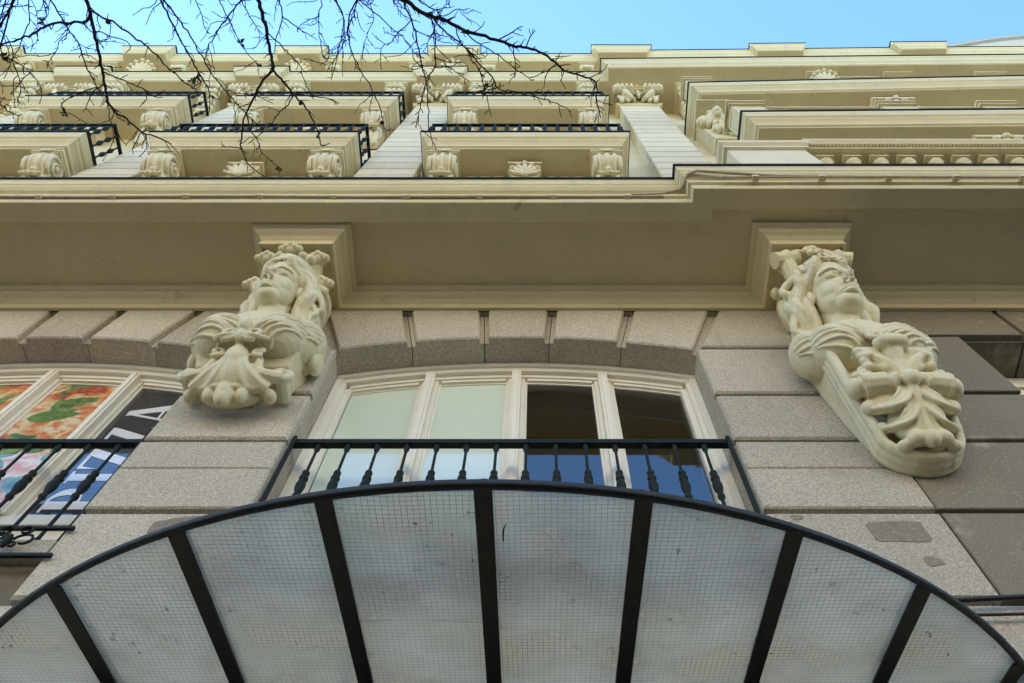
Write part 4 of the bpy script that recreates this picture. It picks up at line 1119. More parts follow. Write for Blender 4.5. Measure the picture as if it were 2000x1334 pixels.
# ------------------------------------------------------------------ glass canopy over the entrance
YE, RC, CZ0, CS = -1.158, 2.4, 3.60, .24                 # front edge, plan radius, height of the edge, slope towards the wall
can = thing('glass_canopy', (XC, 0, 3.6), 'fan-shaped wired glass canopy with black iron ribs over the entrance', 'canopy')
def cz(y): return CZ0 + CS * (y - YE)
def ye(dx): return YE + RC - math.sqrt(RC * RC - dx * dx)
STEP = .4655
HWID = 2.08
def slopebar(x0, x1, y0, y1, d0, d1):
    mb = MB(); vs = []
    for y in (y0, y1):
        for x, d in ((x0, d0), (x1, d0), (x1, d1), (x0, d1)): vs.append((x, y, cz(y) + d))
    return mb.add(vs, [(0, 1, 2, 3), (7, 6, 5, 4), (0, 4, 5, 1), (1, 5, 6, 2), (2, 6, 7, 3), (3, 7, 4, 0)])
rim = MB(); pts = [(XC + HWID * (k / 24 - 1), 0, 0) for k in range(49)]
rp = [(x, ye(x - XC), cz(ye(x - XC)) - .004) for x, _, _ in pts]
rim.tube(rp, .0145, 8)
up = [(x, y + .004, z + .022) for x, y, z in rp]
rim.tube(up, .009, 6)
part('rim', rim, M['canopy_iron'], can)
part('wall_channel', MB().box(XC - 2.1, XC + 2.1, -.03, -.001, cz(-.02) - .05, cz(-.02) + .03), M['canopy_iron'], can)
for k in range(-4, 5):
    x = XC + k * STEP; y0 = ye(k * STEP) + .006
    b = slopebar(x - .027, x + .027, y0, -.031, -.012, -.004); b2 = slopebar(x - .008, x + .008, y0 + .01, -.031, .0095, .05)
    b.add(b2.v, b2.f)
    bolt = MB()
    part('rib', b, M['canopy_iron'], can)
for k in range(-5, 5):
    xa, xb = XC + max(k * STEP, -HWID) + .012, XC + min((k + 1) * STEP, HWID) - .012
    n = 8; top = []; 
    xs = [xa + (xb - xa) * i / n for i in range(n + 1)]
    yf = [ye(x - XC) + .010 for x in xs]
    mb = MB(); vs = []
    for lay in (0.0, .0065):
        for x, y in zip(xs, yf): vs.append((x, y, cz(y) + lay))
        for x in xs: vs.append((x, -.034, cz(-.034) + lay))
    N = n + 1; fs = []
    for L in (0, 2 * N):
        for i in range(n): fs.append((L + i, L + i + 1, L + N + i + 1, L + N + i))
    for i in range(n): fs.append((i, i + 1, 2 * N + i + 1, 2 * N + i)); fs.append((N + i, N + i + 1, 3 * N + i + 1, 3 * N + i))
    fs.append((0, N, 3 * N, 2 * N)); fs.append((n, 2 * N - 1, 4 * N - 1, 3 * N - 1))
    mb.add(vs, fs)
    pane = part('pane', mb, M['wired_glass'], can)
    wm = MB(); hw = .00052; sp = .0185
    ph = random.uniform(0, 6)
    def wob(x, y): return .0022 * math.sin(9 * y + ph) + .0016 * math.sin(23 * x + ph * 2)
    x = xa + .02
    while x < xb - .016:
        y0 = ye(x - XC) + .012; m_ = 6
        for i in range(m_):
            a, b = y0 + (-.036 - y0) * i / m_, y0 + (-.036 - y0) * (i + 1) / m_
            wa, wb = x + wob(x, a), x + wob(x, b)
            wm.add([(wa - hw, a, cz(a) - .0012), (wa + hw, a, cz(a) - .0012), (wb + hw, b, cz(b) - .0012), (wb - hw, b, cz(b) - .0012)], [(0, 1, 2, 3)])
        x += sp
    y = min(yf)
    while y < -.04:
        seg = [q for q in [xa + (xb - xa) * i / 8 for i in range(9)]]
        for a, b in zip(seg[:-1], seg[1:]):
            if max(ye(a - XC), ye(b - XC)) + .012 > y: continue
            ya, yb = y + wob(a, a), y + wob(b, b)
            wm.add([(a, ya - hw, cz(ya) - .0016), (b, yb - hw, cz(yb) - .0016), (b, yb + hw, cz(yb) - .0016), (a, ya + hw, cz(ya) - .0016)], [(0, 1, 2, 3)])
        y += sp
    if wm.f: tag(part('wire_mesh', wm, M['wire'], pane), kind='stuff')
    de = MB()
    for i in range(60):
        x = random.uniform(xa + .03, xb - .03) if i < 30 else random.choice((xa, xb)) + random.choice((-1, 1)) * 0 + random.gauss(0, .02)
        x = min(max(x, xa + .004), xb - .004); y = random.uniform(ye(x - XC) + .05, -.3); r = random.choice([.0015, .002, .002, .003, .0045])
        de.ell((x, y, cz(y) + .009), (r * random.uniform(1, 2.2), r, r * .7), (0, 0, random.uniform(0, 180)), 5, 4)
    if xb - xa > .2: tag(part('debris', de, M['dirt'], pane), kind='stuff')
    if k == -1:
        pts = [(xa + (xb - xa) * t, -.505 + .012 * math.sin(t * 2.9 + 3.4) , 0) for t in [i / 14 for i in range(15)]]
        part('crack', MB().tube([(x, y, cz(y) - .0018) for x, y, _ in pts], .0012, 4), M['crack'], pane)
tw = [(-.094, -.995), (-.101, -.975), (-.104, -.95), (-.105, -.93), (-.103, -.915)]
tag(part('twig', MB().tube([(x, y, cz(y) - .004) for x, y in tw], [.001, .0022, .0026, .0024, .0015], 6), M['dirt'], None, (-.1, -.96, cz(-.96))), 'small dark curved twig on the glass right of the central canopy rib', 'twig')

# ------------------------------------------------------------------ cables
def cable(pts, r, m, label, cat='cable', clips=0):
    mb = MB().tube(pts, r, 7)
    t = thing('cable', pts[0], label, cat)
    part('cord', mb, m, t)
    for i in range(clips):
        p = Vector(pts[0]).lerp(Vector(pts[-1]), (i + .5) / clips)
        q = min(pts, key=lambda a: abs(a[0] - p.x))
        part('clip', MB().box(p.x - .025, p.x + .025, q[1] - r - .006, q[1] + .03, q[2] - .02, q[2] + .02), M['cream2'], t)
    return t
pts = [(x, -.866 + .002 * math.sin(3 * x), 8.078 + .006 * math.sin(2.1 * x)) for x in [-6 + .25 * i for i in range(29)]]
cable(pts, .011, M['cable_cream'], 'thin painted cable clipped along the cornice fascia', clips=12)
pts = [(.75, -.873, 8.10), (1.0, -.876, 8.13), (1.15, -.90, 8.17), (1.20, -1.02, 8.19), (1.27, -1.045, 8.20), (1.5, -1.035, 8.17), (1.9, -1.015, 8.145), (2.6, -1.01, 8.14), (3.6, -1.01, 8.135), (5.5, -1.012, 8.14)]
cable(pts, .013, M['cable_cream'], 'painted cable bent around the corner where the cornice steps forward', clips=0)
pts = [(x, -1.022, 8.08 + .004 * math.sin(3 * x)) for x in [1.45 + .2 * i for i in range(22)]]
cable(pts, .009, M['cable_cream'], 'lower of two painted cables along the right-hand cornice fascia', clips=8)
cable([(1.7, -.05, 4.37), (2.1, -.05, 4.40), (2.45, -.055, 4.412), (2.9, -.05, 4.39), (3.3, -.05, 4.35), (3.8, -.05, 4.31), (5, -.05, 4.3)], .0115, M['cable_black'], 'thick black cable on the stone at the right above the canopy end')
cable([(1.7, -.035, 4.30), (2.2, -.035, 4.315), (2.8, -.04, 4.32), (3.4, -.035, 4.315), (5, -.035, 4.27)], .007, M['cable_black'], 'thinner black cable below the thick one at the right')
BRANCHES = [
 ('b1', None, [(-2.309,-2.417,6.183,0.0112),(-2.298,-2.384,6.163,0.0105),(-2.271,-2.318,6.119,0.0097),(-2.251,-2.243,6.081,0.009),(-2.239,-2.142,6.057,0.0083),(-2.232,-2.047,6.048,0.0077),(-2.217,-1.972,6.009,0.007),(-2.201,-1.906,5.978,0.0063),(-2.147,-1.852,5.916,0.0056),(-2.086,-1.814,5.906,0.0049),(-2.0,-1.76,5.852,0.0042),(-1.886,-1.733,5.805,0.0036),(-1.83,-1.712,5.778,0.003)]),
 ('b1r', 'b1', [(-2.269,-2.313,6.119,0.0059),(-2.172,-2.277,6.083,0.0054),(-2.058,-2.23,6.01,0.005),(-1.959,-2.184,5.946,0.0045),(-1.893,-2.138,5.897,0.0041),(-1.792,-2.081,5.796,0.0036),(-1.721,-2.033,5.748,0.0032),(-1.655,-1.991,5.716,0.0028),(-1.575,-1.968,5.672,0.0024),(-1.505,-1.948,5.635,0.002)]),
 ('b1l', 'b1', [(-2.269,-2.301,6.119,0.0079),(-2.283,-2.276,6.106,0.0074),(-2.336,-2.259,6.15,0.0071),(-2.45,-2.256,6.189,0.0067),(-2.561,-2.24,6.216,0.0063),(-2.627,-2.209,6.221,0.0058),(-2.739,-2.174,6.27,0.0055),(-2.836,-2.151,6.28,0.005),(-2.959,-2.118,6.358,0.0047)]),
 ('b1m', 'b1l', [(-2.327,-2.259,6.15,0.0035),(-2.318,-2.221,6.17,0.0031),(-2.288,-2.194,6.172,0.0027),(-2.297,-2.123,6.237,0.0023)]),
 ('b1n', 'b1', [(-2.232,-2.025,6.048,0.0039),(-2.185,-2.001,6.066,0.0035),(-2.13,-1.984,6.059,0.0031),(-2.041,-1.952,6.032,0.0027),(-1.988,-1.913,6.02,0.0023),(-1.937,-1.903,6.027,0.0019)]),
 ('b1o', 'b1', [(-2.22,-1.972,6.009,0.0034),(-2.253,-1.95,5.973,0.0029),(-2.286,-1.907,5.965,0.0025),(-2.323,-1.86,5.981,0.0021),(-2.313,-1.846,5.927,0.0017)]),
 ('b1p', 'b1', [(-2.0,-1.76,5.852,0.0028),(-2.016,-1.719,5.809,0.0024),(-2.014,-1.695,5.752,0.002),(-2.01,-1.67,5.743,0.0017)]),
 ('b1q', 'b1', [(-2.061,-1.684,5.852,0.0023),(-2.087,-1.692,5.834,0.0017)]),
 ('b1s', 'b1', [(-2.091,-2.226,6.081,0.0034),(-2.103,-2.174,6.094,0.0027),(-2.112,-2.127,6.135,0.002)]),
 ('b2', None, [(-2.489,-2.413,6.143,0.0044),(-2.464,-2.368,6.128,0.0042),(-2.436,-2.3,6.131,0.004),(-2.413,-2.213,6.152,0.0038),(-2.365,-2.158,6.125,0.0036),(-2.358,-2.047,6.136,0.0034),(-2.344,-1.982,6.155,0.0032),(-2.305,-1.943,6.106,0.003),(-2.271,-1.898,6.102,0.0028),(-2.278,-1.842,6.111,0.0026),(-2.287,-1.753,6.141,0.0024),(-2.263,-1.703,6.131,0.0022)]),
 ('b2a', 'b2', [(-2.414,-2.213,6.152,0.0027),(-2.443,-2.181,6.108,0.0025),(-2.457,-2.125,6.058,0.0022),(-2.494,-2.079,6.038,0.0019),(-2.483,-2.049,5.99,0.0017)]),
 ('b2b', 'b2', [(-2.365,-2.158,6.125,0.0027),(-2.354,-2.143,6.152,0.0022),(-2.34,-2.134,6.158,0.0017)]),
 ('b2c', 'b2', [(-2.305,-1.943,6.106,0.0032),(-2.424,-1.91,6.149,0.0029),(-2.461,-1.893,6.102,0.0026),(-2.526,-1.853,6.128,0.0023),(-2.548,-1.804,6.176,0.002)]),
 ('b3', None, [(-2.218,-2.405,6.83,0.0063),(-2.214,-2.356,6.848,0.0059),(-2.164,-2.26,6.811,0.0055),(-2.13,-2.172,6.806,0.0051),(-2.078,-2.096,6.76,0.0047),(-2.04,-2.027,6.741,0.0043),(-2.016,-1.956,6.743,0.0039),(-1.977,-1.898,6.714,0.0035),(-1.96,-1.856,6.721,0.0032),(-1.984,-1.719,6.735,0.0028)]),
 ('b3a', 'b3', [(-2.016,-1.956,6.743,0.0034),(-2.015,-1.921,6.697,0.0028),(-2.04,-1.911,6.688,0.0022)]),
 ('b3b', None, [(-1.893,-2.414,6.103,0.0047),(-1.877,-2.368,6.1,0.0044),(-1.826,-2.284,6.105,0.0042),(-1.776,-2.199,6.102,0.0039),(-1.76,-2.107,6.164,0.0037),(-1.71,-2.011,6.139,0.0035),(-1.655,-1.93,6.135,0.0032),(-1.607,-1.866,6.133,0.003),(-1.568,-1.819,6.138,0.0027),(-1.523,-1.761,6.151,0.0025),(-1.499,-1.731,6.185,0.0022)]),
 ('b3c', 'b3b', [(-1.659,-1.939,6.135,0.0027),(-1.552,-1.923,6.047,0.0023),(-1.448,-1.915,6.007,0.002),(-1.338,-1.908,5.928,0.0017)]),
 ('b4', None, [(-1.724,-2.4,7.097,0.0132),(-1.71,-2.34,7.078,0.0124),(-1.689,-2.249,7.06,0.0117),(-1.658,-2.159,7.006,0.0109),(-1.655,-2.055,7.006,0.0102),(-1.631,-1.992,6.953,0.0094),(-1.623,-1.943,6.922,0.0087)]),
 ('b4l', 'b4', [(-1.623,-1.943,6.922,0.0075),(-1.686,-1.88,6.866,0.0068),(-1.74,-1.796,6.862,0.0061),(-1.796,-1.695,6.819,0.0054),(-1.836,-1.586,6.826,0.0048),(-1.845,-1.492,6.796,0.0041),(-1.781,-1.392,6.742,0.0034),(-1.681,-1.344,6.684,0.0028)]),
 ('b4m', 'b4l', [(-1.775,-1.728,6.819,0.004),(-1.762,-1.641,6.756,0.0036),(-1.702,-1.554,6.701,0.0032),(-1.678,-1.495,6.669,0.0029),(-1.62,-1.436,6.665,0.0025),(-1.558,-1.418,6.596,0.0022)]),
 ('b4n', 'b4l', [(-1.843,-1.492,6.796,0.0028),(-1.898,-1.507,6.775,0.0024),(-1.934,-1.518,6.709,0.0019)]),
 ('b4r', 'b4', [(-1.623,-1.943,6.922,0.0075),(-1.587,-1.892,6.948,0.007),(-1.56,-1.819,7.018,0.0065),(-1.542,-1.786,7.022,0.0059),(-1.496,-1.712,7.073,0.0054),(-1.469,-1.627,7.112,0.0048),(-1.442,-1.518,7.147,0.0042),(-1.44,-1.446,7.154,0.0036),(-1.387,-1.452,7.188,0.003)]),
 ('b4s', 'b4r', [(-1.548,-1.786,7.022,0.0038),(-1.624,-1.701,7.075,0.0036),(-1.697,-1.64,7.101,0.0033),(-1.735,-1.586,7.086,0.003),(-1.843,-1.508,7.137,0.0027),(-1.925,-1.455,7.17,0.0024)]),
 ('b4t', 'b4r', [(-1.542,-1.786,7.022,0.0035),(-1.435,-1.772,7.043,0.0031),(-1.33,-1.763,7.028,0.0026),(-1.262,-1.731,7.038,0.0021)]),
 ('b4u', 'b4', [(-1.659,-2.164,7.006,0.0041),(-1.587,-2.097,7.001,0.0038),(-1.553,-2.031,7.047,0.0034),(-1.496,-1.966,7.056,0.0031),(-1.461,-1.874,7.011,0.0027),(-1.434,-1.751,7.075,0.0024)]),
 ('b5', None, [(-1.581,-2.391,7.054,0.005),(-1.564,-2.341,7.027,0.0044),(-1.573,-2.248,7.078,0.0039),(-1.608,-2.137,7.032,0.0032),(-1.652,-2.038,7.083,0.0027)]),
 ('b5b', 'b5', [(-1.573,-2.248,7.078,0.0039),(-1.502,-2.198,7.057,0.0034),(-1.443,-2.155,7.067,0.0029),(-1.394,-2.117,7.099,0.0024)]),
 ('b6', None, [(-1.609,-2.4,6.583,0.0051),(-1.666,-2.344,6.612,0.0046),(-1.736,-2.266,6.575,0.0041),(-1.806,-2.187,6.568,0.0035),(-1.888,-2.096,6.628,0.003),(-1.903,-2.042,6.577,0.0024)]),
 ('b6b', 'b6', [(-1.826,-2.154,6.568,0.0027),(-1.857,-2.154,6.557,0.0019)]),
 ('b7', None, [(-1.886,-2.395,6.872,0.0037),(-1.882,-2.345,6.898,0.0035),(-1.852,-2.267,6.885,0.0033),(-1.83,-2.185,6.911,0.003),(-1.788,-2.107,6.877,0.0028),(-1.755,-2.032,6.912,0.0026),(-1.694,-1.971,6.898,0.0023)]),
 ('b8', None, [(-2.06,-2.393,6.97,0.0032),(-2.053,-2.343,6.972,0.003),(-2.035,-2.273,6.98,0.0028),(-2.018,-2.193,6.956,0.0025),(-1.999,-2.152,6.96,0.0023)]),
 ('b9', None, [(-1.668,-2.4,6.613,0.0033),(-1.66,-2.353,6.629,0.003),(-1.623,-2.27,6.603,0.0027),(-1.579,-2.215,6.567,0.0024),(-1.547,-2.172,6.573,0.0022)]),
 ('b10', None, [(-2.96,-2.396,6.821,0.0043),(-2.947,-2.348,6.787,0.0039),(-2.99,-2.25,6.828,0.0036),(-3.046,-2.151,6.818,0.0033),(-3.067,-2.075,6.765,0.0029),(-3.14,-2.003,6.785,0.0026),(-3.195,-1.913,6.767,0.0022)]),
 ('b10b', 'b10', [(-2.99,-2.25,6.828,0.0028),(-2.968,-2.21,6.828,0.0027),(-2.961,-2.175,6.832,0.0025),(-2.998,-2.118,6.86,0.0023),(-3.054,-2.085,6.897,0.0022),(-3.041,-2.058,6.852,0.002)]),
 ('b11', None, [(-2.573,-2.411,6.037,0.0063),(-2.609,-2.37,6.059,0.0059),(-2.643,-2.304,6.034,0.0055),(-2.69,-2.246,6.027,0.0052),(-2.749,-2.177,6.05,0.0048)]),
 ('b12', None, [(-2.888,-2.395,6.832,0.0037),(-2.891,-2.347,6.836,0.0033),(-2.849,-2.272,6.763,0.0028),(-2.874,-2.234,6.753,0.0024),(-2.875,-2.213,6.775,0.002)]),
 ('b12b', 'b12', [(-2.85,-2.29,6.763,0.0025),(-2.908,-2.291,6.766,0.0017)]),
 ('b13', None, [(-2.783,-2.268,6.101,0.0032),(-2.734,-2.225,6.092,0.003),(-2.704,-2.156,6.103,0.0028),(-2.735,-2.074,6.136,0.0027),(-2.723,-1.984,6.14,0.0025),(-2.751,-1.908,6.163,0.0023),(-2.793,-1.867,6.19,0.0022),(-2.769,-1.845,6.184,0.002)]),
 ('b14', None, [(-2.703,-2.129,5.907,0.0033),(-2.645,-2.122,5.896,0.0029),(-2.586,-2.106,5.878,0.0026),(-2.531,-2.073,5.874,0.0022),(-2.457,-2.051,5.843,0.0018)]),
 ('b15', None, [(-2.812,-1.913,5.991,0.0043),(-2.768,-1.877,5.993,0.0037),(-2.692,-1.844,5.943,0.003),(-2.658,-1.82,5.953,0.0024)]),
 ('b16', None, [(-3.346,-2.34,7.083,0.0036),(-3.263,-2.299,7.091,0.0032),(-3.193,-2.301,7.086,0.0028),(-3.093,-2.304,7.066,0.0024)]),
 ('b17', None, [(-1.306,-2.392,6.995,0.0035),(-1.328,-2.251,7.002,0.0033),(-1.327,-2.162,6.955,0.003),(-1.326,-2.068,6.977,0.0028),(-1.322,-2.027,6.967,0.0026),(-1.288,-2.008,6.952,0.0023)]),
 ('b18', None, [(-1.088,-2.403,6.43,0.0039),(-1.078,-2.332,6.42,0.0036),(-1.039,-2.263,6.366,0.0032),(-1.059,-2.164,6.348,0.0028),(-1.087,-2.07,6.278,0.0024),(-1.134,-2.009,6.246,0.002)]),
 ('b19', None, [(-0.883,-2.402,6.073,0.0036),(-0.938,-2.278,6.068,0.0031),(-0.984,-2.198,6.12,0.0025),(-1.028,-2.156,6.094,0.002)]),
 ('b20', 'b17', [(-1.327,-2.262,7.002,0.0032),(-1.404,-2.222,6.988,0.0026),(-1.467,-2.175,7.0,0.0021)]),
 ('c1', None, [(-0.714,-2.42,6.012,0.0125),(-0.666,-2.371,6.024,0.0119),(-0.616,-2.352,5.97,0.0112),(-0.55,-2.307,5.982,0.0106),(-0.459,-2.284,5.945,0.0099),(-0.388,-2.252,5.928,0.0093),(-0.299,-2.221,5.894,0.0086),(-0.212,-2.198,5.876,0.008),(-0.126,-2.166,5.914,0.0075),(-0.055,-2.159,5.894,0.0069),(0.006,-2.14,5.88,0.0063),(0.085,-2.095,5.863,0.0057),(0.13,-2.054,5.86,0.0051),(0.215,-2.036,5.794,0.0044),(0.286,-2.005,5.805,0.0039),(0.289,-1.923,5.783,0.0033),(0.311,-1.841,5.771,0.0027)]),
 ('c1a', 'c1', [(-0.173,-2.19,5.876,0.0035),(-0.125,-2.227,5.924,0.0031),(-0.1,-2.242,5.953,0.0026),(-0.072,-2.254,5.916,0.0021)]),
 ('c1b', 'c1', [(-0.062,-2.162,5.894,0.0035),(-0.038,-2.204,5.906,0.0028),(-0.011,-2.238,5.913,0.0021)]),
 ('c1c', 'c1', [(-0.122,-2.166,5.914,0.0031),(-0.11,-2.084,5.933,0.0026),(-0.114,-2.037,5.901,0.0021),(-0.147,-1.981,5.938,0.0017)]),
 ('c1d', 'c1', [(0.085,-2.095,5.863,0.0026),(0.098,-2.112,5.861,0.0021),(0.107,-2.122,5.874,0.0017)]),
 ('c1e', 'c1', [(0.125,-2.054,5.86,0.0023),(0.121,-2.025,5.852,0.002),(0.114,-2.002,5.85,0.0017)]),
 ('c1f', 'c1', [(0.286,-2.005,5.805,0.0023),(0.303,-2.022,5.801,0.0017)]),
 ('c1g', 'c1', [(0.289,-1.928,5.783,0.0023),(0.312,-1.91,5.822,0.002),(0.329,-1.904,5.803,0.0017)]),
 ('c2', None, [(-0.727,-2.404,6.381,0.0052),(-0.711,-2.343,6.375,0.0049),(-0.68,-2.262,6.392,0.0046),(-0.659,-2.181,6.377,0.0043),(-0.647,-2.087,6.397,0.0041),(-0.64,-2.018,6.425,0.0038),(-0.627,-1.93,6.443,0.0035),(-0.623,-1.832,6.448,0.0032),(-0.624,-1.713,6.444,0.003),(-0.619,-1.614,6.488,0.0027),(-0.589,-1.544,6.475,0.0024)]),
 ('c3', None, [(-0.941,-2.41,6.087,0.0037),(-0.891,-2.369,6.086,0.0034),(-0.817,-2.312,6.047,0.0031),(-0.724,-2.24,5.992,0.0027),(-0.657,-2.193,5.938,0.0024),(-0.609,-2.139,5.888,0.0021),(-0.571,-2.109,5.854,0.0019)]),
 ('c4', 'c1', [(-0.575,-2.321,5.982,0.0045),(-0.509,-2.269,5.915,0.0042),(-0.503,-2.211,5.921,0.0039),(-0.501,-2.132,5.868,0.0035),(-0.503,-2.07,5.819,0.0032),(-0.535,-2.013,5.735,0.0029),(-0.555,-1.937,5.687,0.0026),(-0.567,-1.876,5.649,0.0023),(-0.583,-1.817,5.651,0.002)]),
 ('c4b', 'c4', [(-0.505,-2.116,5.868,0.0028),(-0.438,-2.098,5.835,0.0022),(-0.346,-2.097,5.764,0.0017)]),
 ('c4c', 'c4', [(-0.503,-2.079,5.819,0.0028),(-0.44,-2.073,5.839,0.0024),(-0.384,-2.049,5.789,0.002),(-0.325,-2.005,5.796,0.0017)]),
 ('c5', 'c1', [(-0.532,-2.303,5.982,0.0045),(-0.436,-2.223,5.863,0.0042),(-0.362,-2.179,5.793,0.0039),(-0.309,-2.134,5.755,0.0037),(-0.264,-2.091,5.692,0.0034),(-0.211,-2.05,5.633,0.0032),(-0.188,-2.0,5.645,0.003),(-0.118,-1.996,5.549,0.0027),(-0.035,-1.98,5.517,0.0025),(0.03,-1.973,5.452,0.0023),(0.093,-1.961,5.399,0.002),(0.148,-1.935,5.34,0.0018)]),
 ('c5b', 'c5', [(-0.184,-2.0,5.645,0.0024),(-0.233,-1.986,5.693,0.0022),(-0.254,-2.001,5.698,0.0019),(-0.28,-2.079,5.737,0.0017)]),
 ('c6', None, [(-1.015,-2.397,6.733,0.0047),(-1.036,-2.35,6.738,0.0045),(-1.091,-2.254,6.738,0.0042),(-1.102,-2.158,6.721,0.004),(-1.094,-2.055,6.766,0.0038),(-1.047,-1.956,6.749,0.0035),(-0.992,-1.866,6.728,0.0032),(-0.967,-1.792,6.736,0.003),(-0.953,-1.722,6.781,0.0028),(-0.933,-1.621,6.748,0.0025),(-0.875,-1.614,6.758,0.0022)]),
 ('c7', None, [(-0.849,-2.398,6.719,0.0036),(-0.822,-2.35,6.715,0.0032),(-0.787,-2.283,6.729,0.0027),(-0.729,-2.244,6.74,0.0022)]),
 ('c9', 'c1', [(-0.397,-2.256,5.928,0.0033),(-0.368,-2.174,5.86,0.003),(-0.289,-2.099,5.695,0.0027),(-0.265,-2.051,5.695,0.0024),(-0.247,-2.0,5.578,0.0022),(-0.224,-1.939,5.501,0.0019),(-0.212,-1.892,5.491,0.0017)]),
 ('c10', None, [(-1.195,-2.384,6.888,0.0035),(-1.186,-2.346,6.88,0.0032),(-1.146,-2.249,6.846,0.003),(-1.17,-2.121,6.825,0.0027),(-1.193,-2.015,6.762,0.0025),(-1.238,-1.902,6.769,0.0022)]),
 ('c10b', None, [(-1.055,-2.38,7.096,0.0033),(-1.042,-2.339,7.122,0.0031),(-1.018,-2.235,7.126,0.0028),(-1.065,-2.133,7.095,0.0026),(-1.101,-2.046,7.125,0.0023),(-1.13,-1.975,7.126,0.0021)]),
 ('c11', None, [(-0.691,-2.4,6.605,0.0044),(-0.662,-2.354,6.591,0.004),(-0.583,-2.308,6.576,0.0036),(-0.518,-2.274,6.514,0.0032),(-0.446,-2.309,6.506,0.0028),(-0.392,-2.302,6.502,0.0024)]),
 ('c12', 'c1', [(-0.389,-2.244,5.928,0.0033),(-0.3,-2.184,5.896,0.003),(-0.233,-2.144,5.929,0.0028),(-0.179,-2.113,5.904,0.0026),(-0.128,-2.067,5.937,0.0024),(-0.074,-2.034,5.923,0.0021),(-0.025,-2.001,5.899,0.0019)]),
 ('c13', 'c2', [(-0.68,-2.262,6.392,0.0031),(-0.77,-2.186,6.442,0.0029),(-0.814,-2.139,6.449,0.0026),(-0.875,-2.106,6.501,0.0024),(-0.888,-1.986,6.55,0.0022)]),
 ('c14', 'c2', [(-0.653,-2.199,6.377,0.0029),(-0.592,-2.177,6.427,0.0025),(-0.536,-2.149,6.439,0.0022),(-0.47,-2.133,6.468,0.0019)]),
 ('c15', 'c1', [(-0.476,-2.288,5.945,0.0026),(-0.514,-2.226,5.944,0.0023),(-0.547,-2.174,5.97,0.002),(-0.571,-2.127,5.93,0.0017)]),
 ('c16', None, [(-0.442,-2.388,5.998,0.0026),(-0.457,-2.347,5.999,0.0022),(-0.481,-2.306,6.004,0.0017)]),
]
SPROUTS = [
 ('sprout', (-2.552, -1.8, 6.176)),
 ('sprout', (-2.067, -1.919, 6.688)),
 ('sprout', (-1.559, -1.441, 6.596)),
 ('sprout', (-1.684, -1.985, 6.898)),
 ('sprout', (-1.582, -1.979, 6.953)),
 ('sprout', (-2.635, -2.113, 5.896)),
 ('pod', (-2.117, -2.317, 6.083)),
 ('pod', (-1.537, -1.723, 7.073)),
 ('pod', (-0.896, -1.679, 6.748)),
 ('sprout', (-1.753, -2.112, 6.877)),
 ('sprout', (-0.338, -2.258, 5.928)),
 ('sprout', (-0.256, -1.997, 5.698)),
 ('sprout', (-1.403, -1.509, 7.147)),
 ('sprout', (-2.023, -1.932, 6.697)),
 ('sprout', (-2.871, -2.234, 6.753)),
]
# ------------------------------------------------------------------ bare tree on the pavement, its twigs hanging into view
tree = thing('bare_tree', (-1.6, -6.3, 0), 'bare spring tree whose dark twigs hang across the sky at upper left', 'tree')
def crooked(pts, rad, sub=4, amp=.012, rnd=random):
    """Catmull-Rom smoothing plus small kinks"""
    P = [Vector(p) for p in pts]; o = []; r = []
    for i in range(len(P) - 1):
        a, b, c, d = P[max(i - 1, 0)], P[i], P[i + 1], P[min(i + 2, len(P) - 1)]
        for k in range(sub):
            t = k / sub
            q = .5 * ((2 * b) + (c - a) * t + (2 * a - 5 * b + 4 * c - d) * t * t + (3 * b - a - 3 * c + d) * t ** 3)
            j = min(amp, (c - b).length * .05)
            if k: q += Vector((rnd.uniform(-j, j), rnd.uniform(-j, j), rnd.uniform(-j, j)))
            o.append(q); r.append(rad[i] + (rad[i + 1] - rad[i]) * t)
    o.append(P[-1]); r.append(rad[-1]); return o, r
mb = MB()
o, r = crooked([(-1.6, -6.3, -.05), (-1.62, -6.28, .5), (-1.55, -6.2, 2.2), (-1.6, -6.05, 3.8), (-1.5, -5.8, 5.2)], [.24, .17, .15, .13, .11], 4, .02); mb.tube(o, r, 12)
part('trunk', mb, M['bark'], tree)
LIMBS = [((-1.5, -5.8, 5.2), (-2.2, -4.4, 6.6), (-2.7, -3.0, 6.9)), ((-1.55, -5.9, 4.7), (-1.5, -4.2, 6.5), (-1.7, -2.95, 7.1)), ((-1.5, -5.8, 5.2), (-.9, -4.2, 6.4), (-.9, -2.95, 6.7))]
lend = []
for a, b, c in LIMBS:
    o, r = crooked([a, tuple((Vector(a) + Vector(b)) / 2 + Vector((0, .05, .12))), b, tuple((Vector(b) + Vector(c)) / 2 + Vector((0, 0, .05))), c], [.085, .07, .055, .042, .032], 4, .03)
    part('limb', MB().tube(o, r, 9), M['bark'], tree); lend.append((Vector(b), Vector(c)))
OBJ = {}; LINE = {}
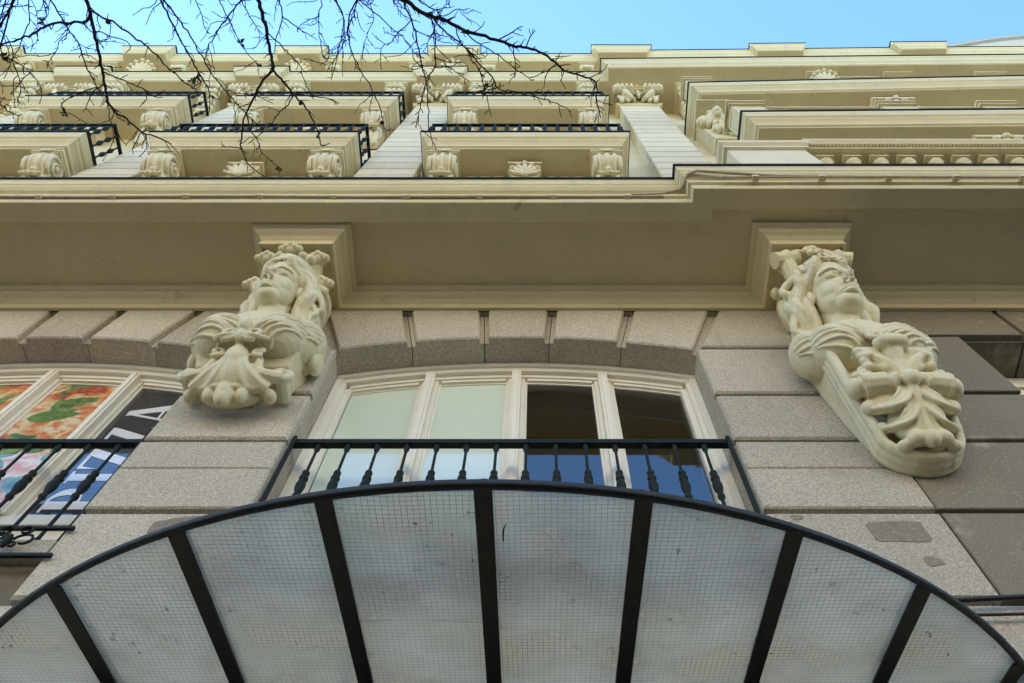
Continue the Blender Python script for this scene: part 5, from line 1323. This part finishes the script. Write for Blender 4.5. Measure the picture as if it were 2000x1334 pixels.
for nm, par, pts in BRANCHES:
    rnd = random.Random(nm)
    P = [Vector(p[:3]) for p in pts]; rad = [p[3] for p in pts]
    if par is None:                                          # run back to the nearest limb
        b_, c_ = min(lend, key=lambda l: (l[1] - P[0]).length)
        base = c_ if (c_ - P[0]).length < 1.2 else c_.lerp(b_, .4)
        mid = base.lerp(P[0], .55) + Vector((0, 0, .06))
        P = [base, mid] + P; rad = [rad[0] * 1.7, rad[0] * 1.25] + rad
    else:
        L = LINE[par]; q = min(L, key=lambda v: (v - P[0]).length); P[0] = q
    o, r = crooked(P, rad, 4, .012, rnd)
    LINE[nm] = o
    mb = MB().tube(o, r, 6)
    # spurs and buds along the twig
    for i in range(3, len(o) - 1):
        if rnd.random() < .42:
            d = (o[i + 1] - o[i - 1]).normalized(); s_ = d.cross(Vector((rnd.uniform(-1, 1), rnd.uniform(-1, 1), rnd.uniform(-1, 1)))).normalized()
            L_ = rnd.uniform(.015, .05); e = o[i] + (d * .7 + s_) * L_
            mb.tube([o[i], o[i].lerp(e, .6) + s_ * .003, e], [max(.0016, r[i] * .6), .0022, .0012], 4)
            mb.ell(e, (.0032, .0032, .0042), nu=5, nv=4)
    # fine side shoots
    tot = sum((b - a).length for a, b in zip(o[:-1], o[1:]))
    for _ in range(int(tot * 4)):
        i = rnd.randrange(2, len(o) - 2); d = (o[i + 1] - o[i - 1]).normalized()
        v = (d * .8 + Vector((rnd.uniform(-1, 1), rnd.uniform(-1, 1), rnd.uniform(-1, .6)))).normalized(); L_ = rnd.uniform(.07, .22); q = [o[i]]
        for k in range(5):
            v = (v + Vector((rnd.uniform(-.5, .5), rnd.uniform(-.5, .5), rnd.uniform(-.55, .3)))).normalized(); q.append(q[-1] + v * L_ / 5)
        if q[-1].y > -1.1: continue
        mb.tube(q, [max(.0019, min(.0032, r[i] * .6)), .0024, .0022, .0021, .0019, .0014], 5); mb.ell(q[-1], (.0032, .0032, .0048), nu=5, nv=4)
        for k in (2, 3):
            if rnd.random() < .6:
                e = q[k] + (v + Vector((rnd.uniform(-1, 1), rnd.uniform(-1, 1), rnd.uniform(-1, 1)))).normalized() * rnd.uniform(.012, .03)
                mb.tube([q[k], e], [.002, .0012], 4); mb.ell(e, (.003, .003, .004), nu=5, nv=4)
    if par is None and nm[0] in 'bc': root = part('branch', mb, M['bark'], tree, P[0])
    else: root = part('twig', mb, M['bark'], tree, P[0])
    OBJ[nm] = root
def near(p):
    return min((v for L in LINE.values() for v in L), key=lambda v: (v - Vector(p)).length)
for kind, p in SPROUTS:
    q = near(p)
    if kind == 'sprout':
        for i in range(6):
            d = Vector((random.uniform(-1, 1), random.uniform(-1, 1), random.uniform(-1.2, .2))).normalized(); L_ = random.uniform(.022, .042)
            s_ = d.orthogonal().normalized() * L_ * .28; n_ = d.cross(s_).normalized() * L_ * .12
            V = [q, q + d * L_ * .5 + s_ + n_, q + d * L_, q + d * L_ * .5 - s_ + n_, q + d * L_ * .5 - n_]
            part('leaf', MB().add(V, [(0, 1, 4), (0, 4, 3), (1, 2, 4), (4, 2, 3)]), M['leaf'], tree, q)
    else:
        e = q + Vector((.004, .0, -.05))
        part('seed_ball', MB().tube([q, e], .0012, 4).ell(e + Vector((0, 0, -.012)), .013, nu=10, nv=8), M['bark'], tree, q)
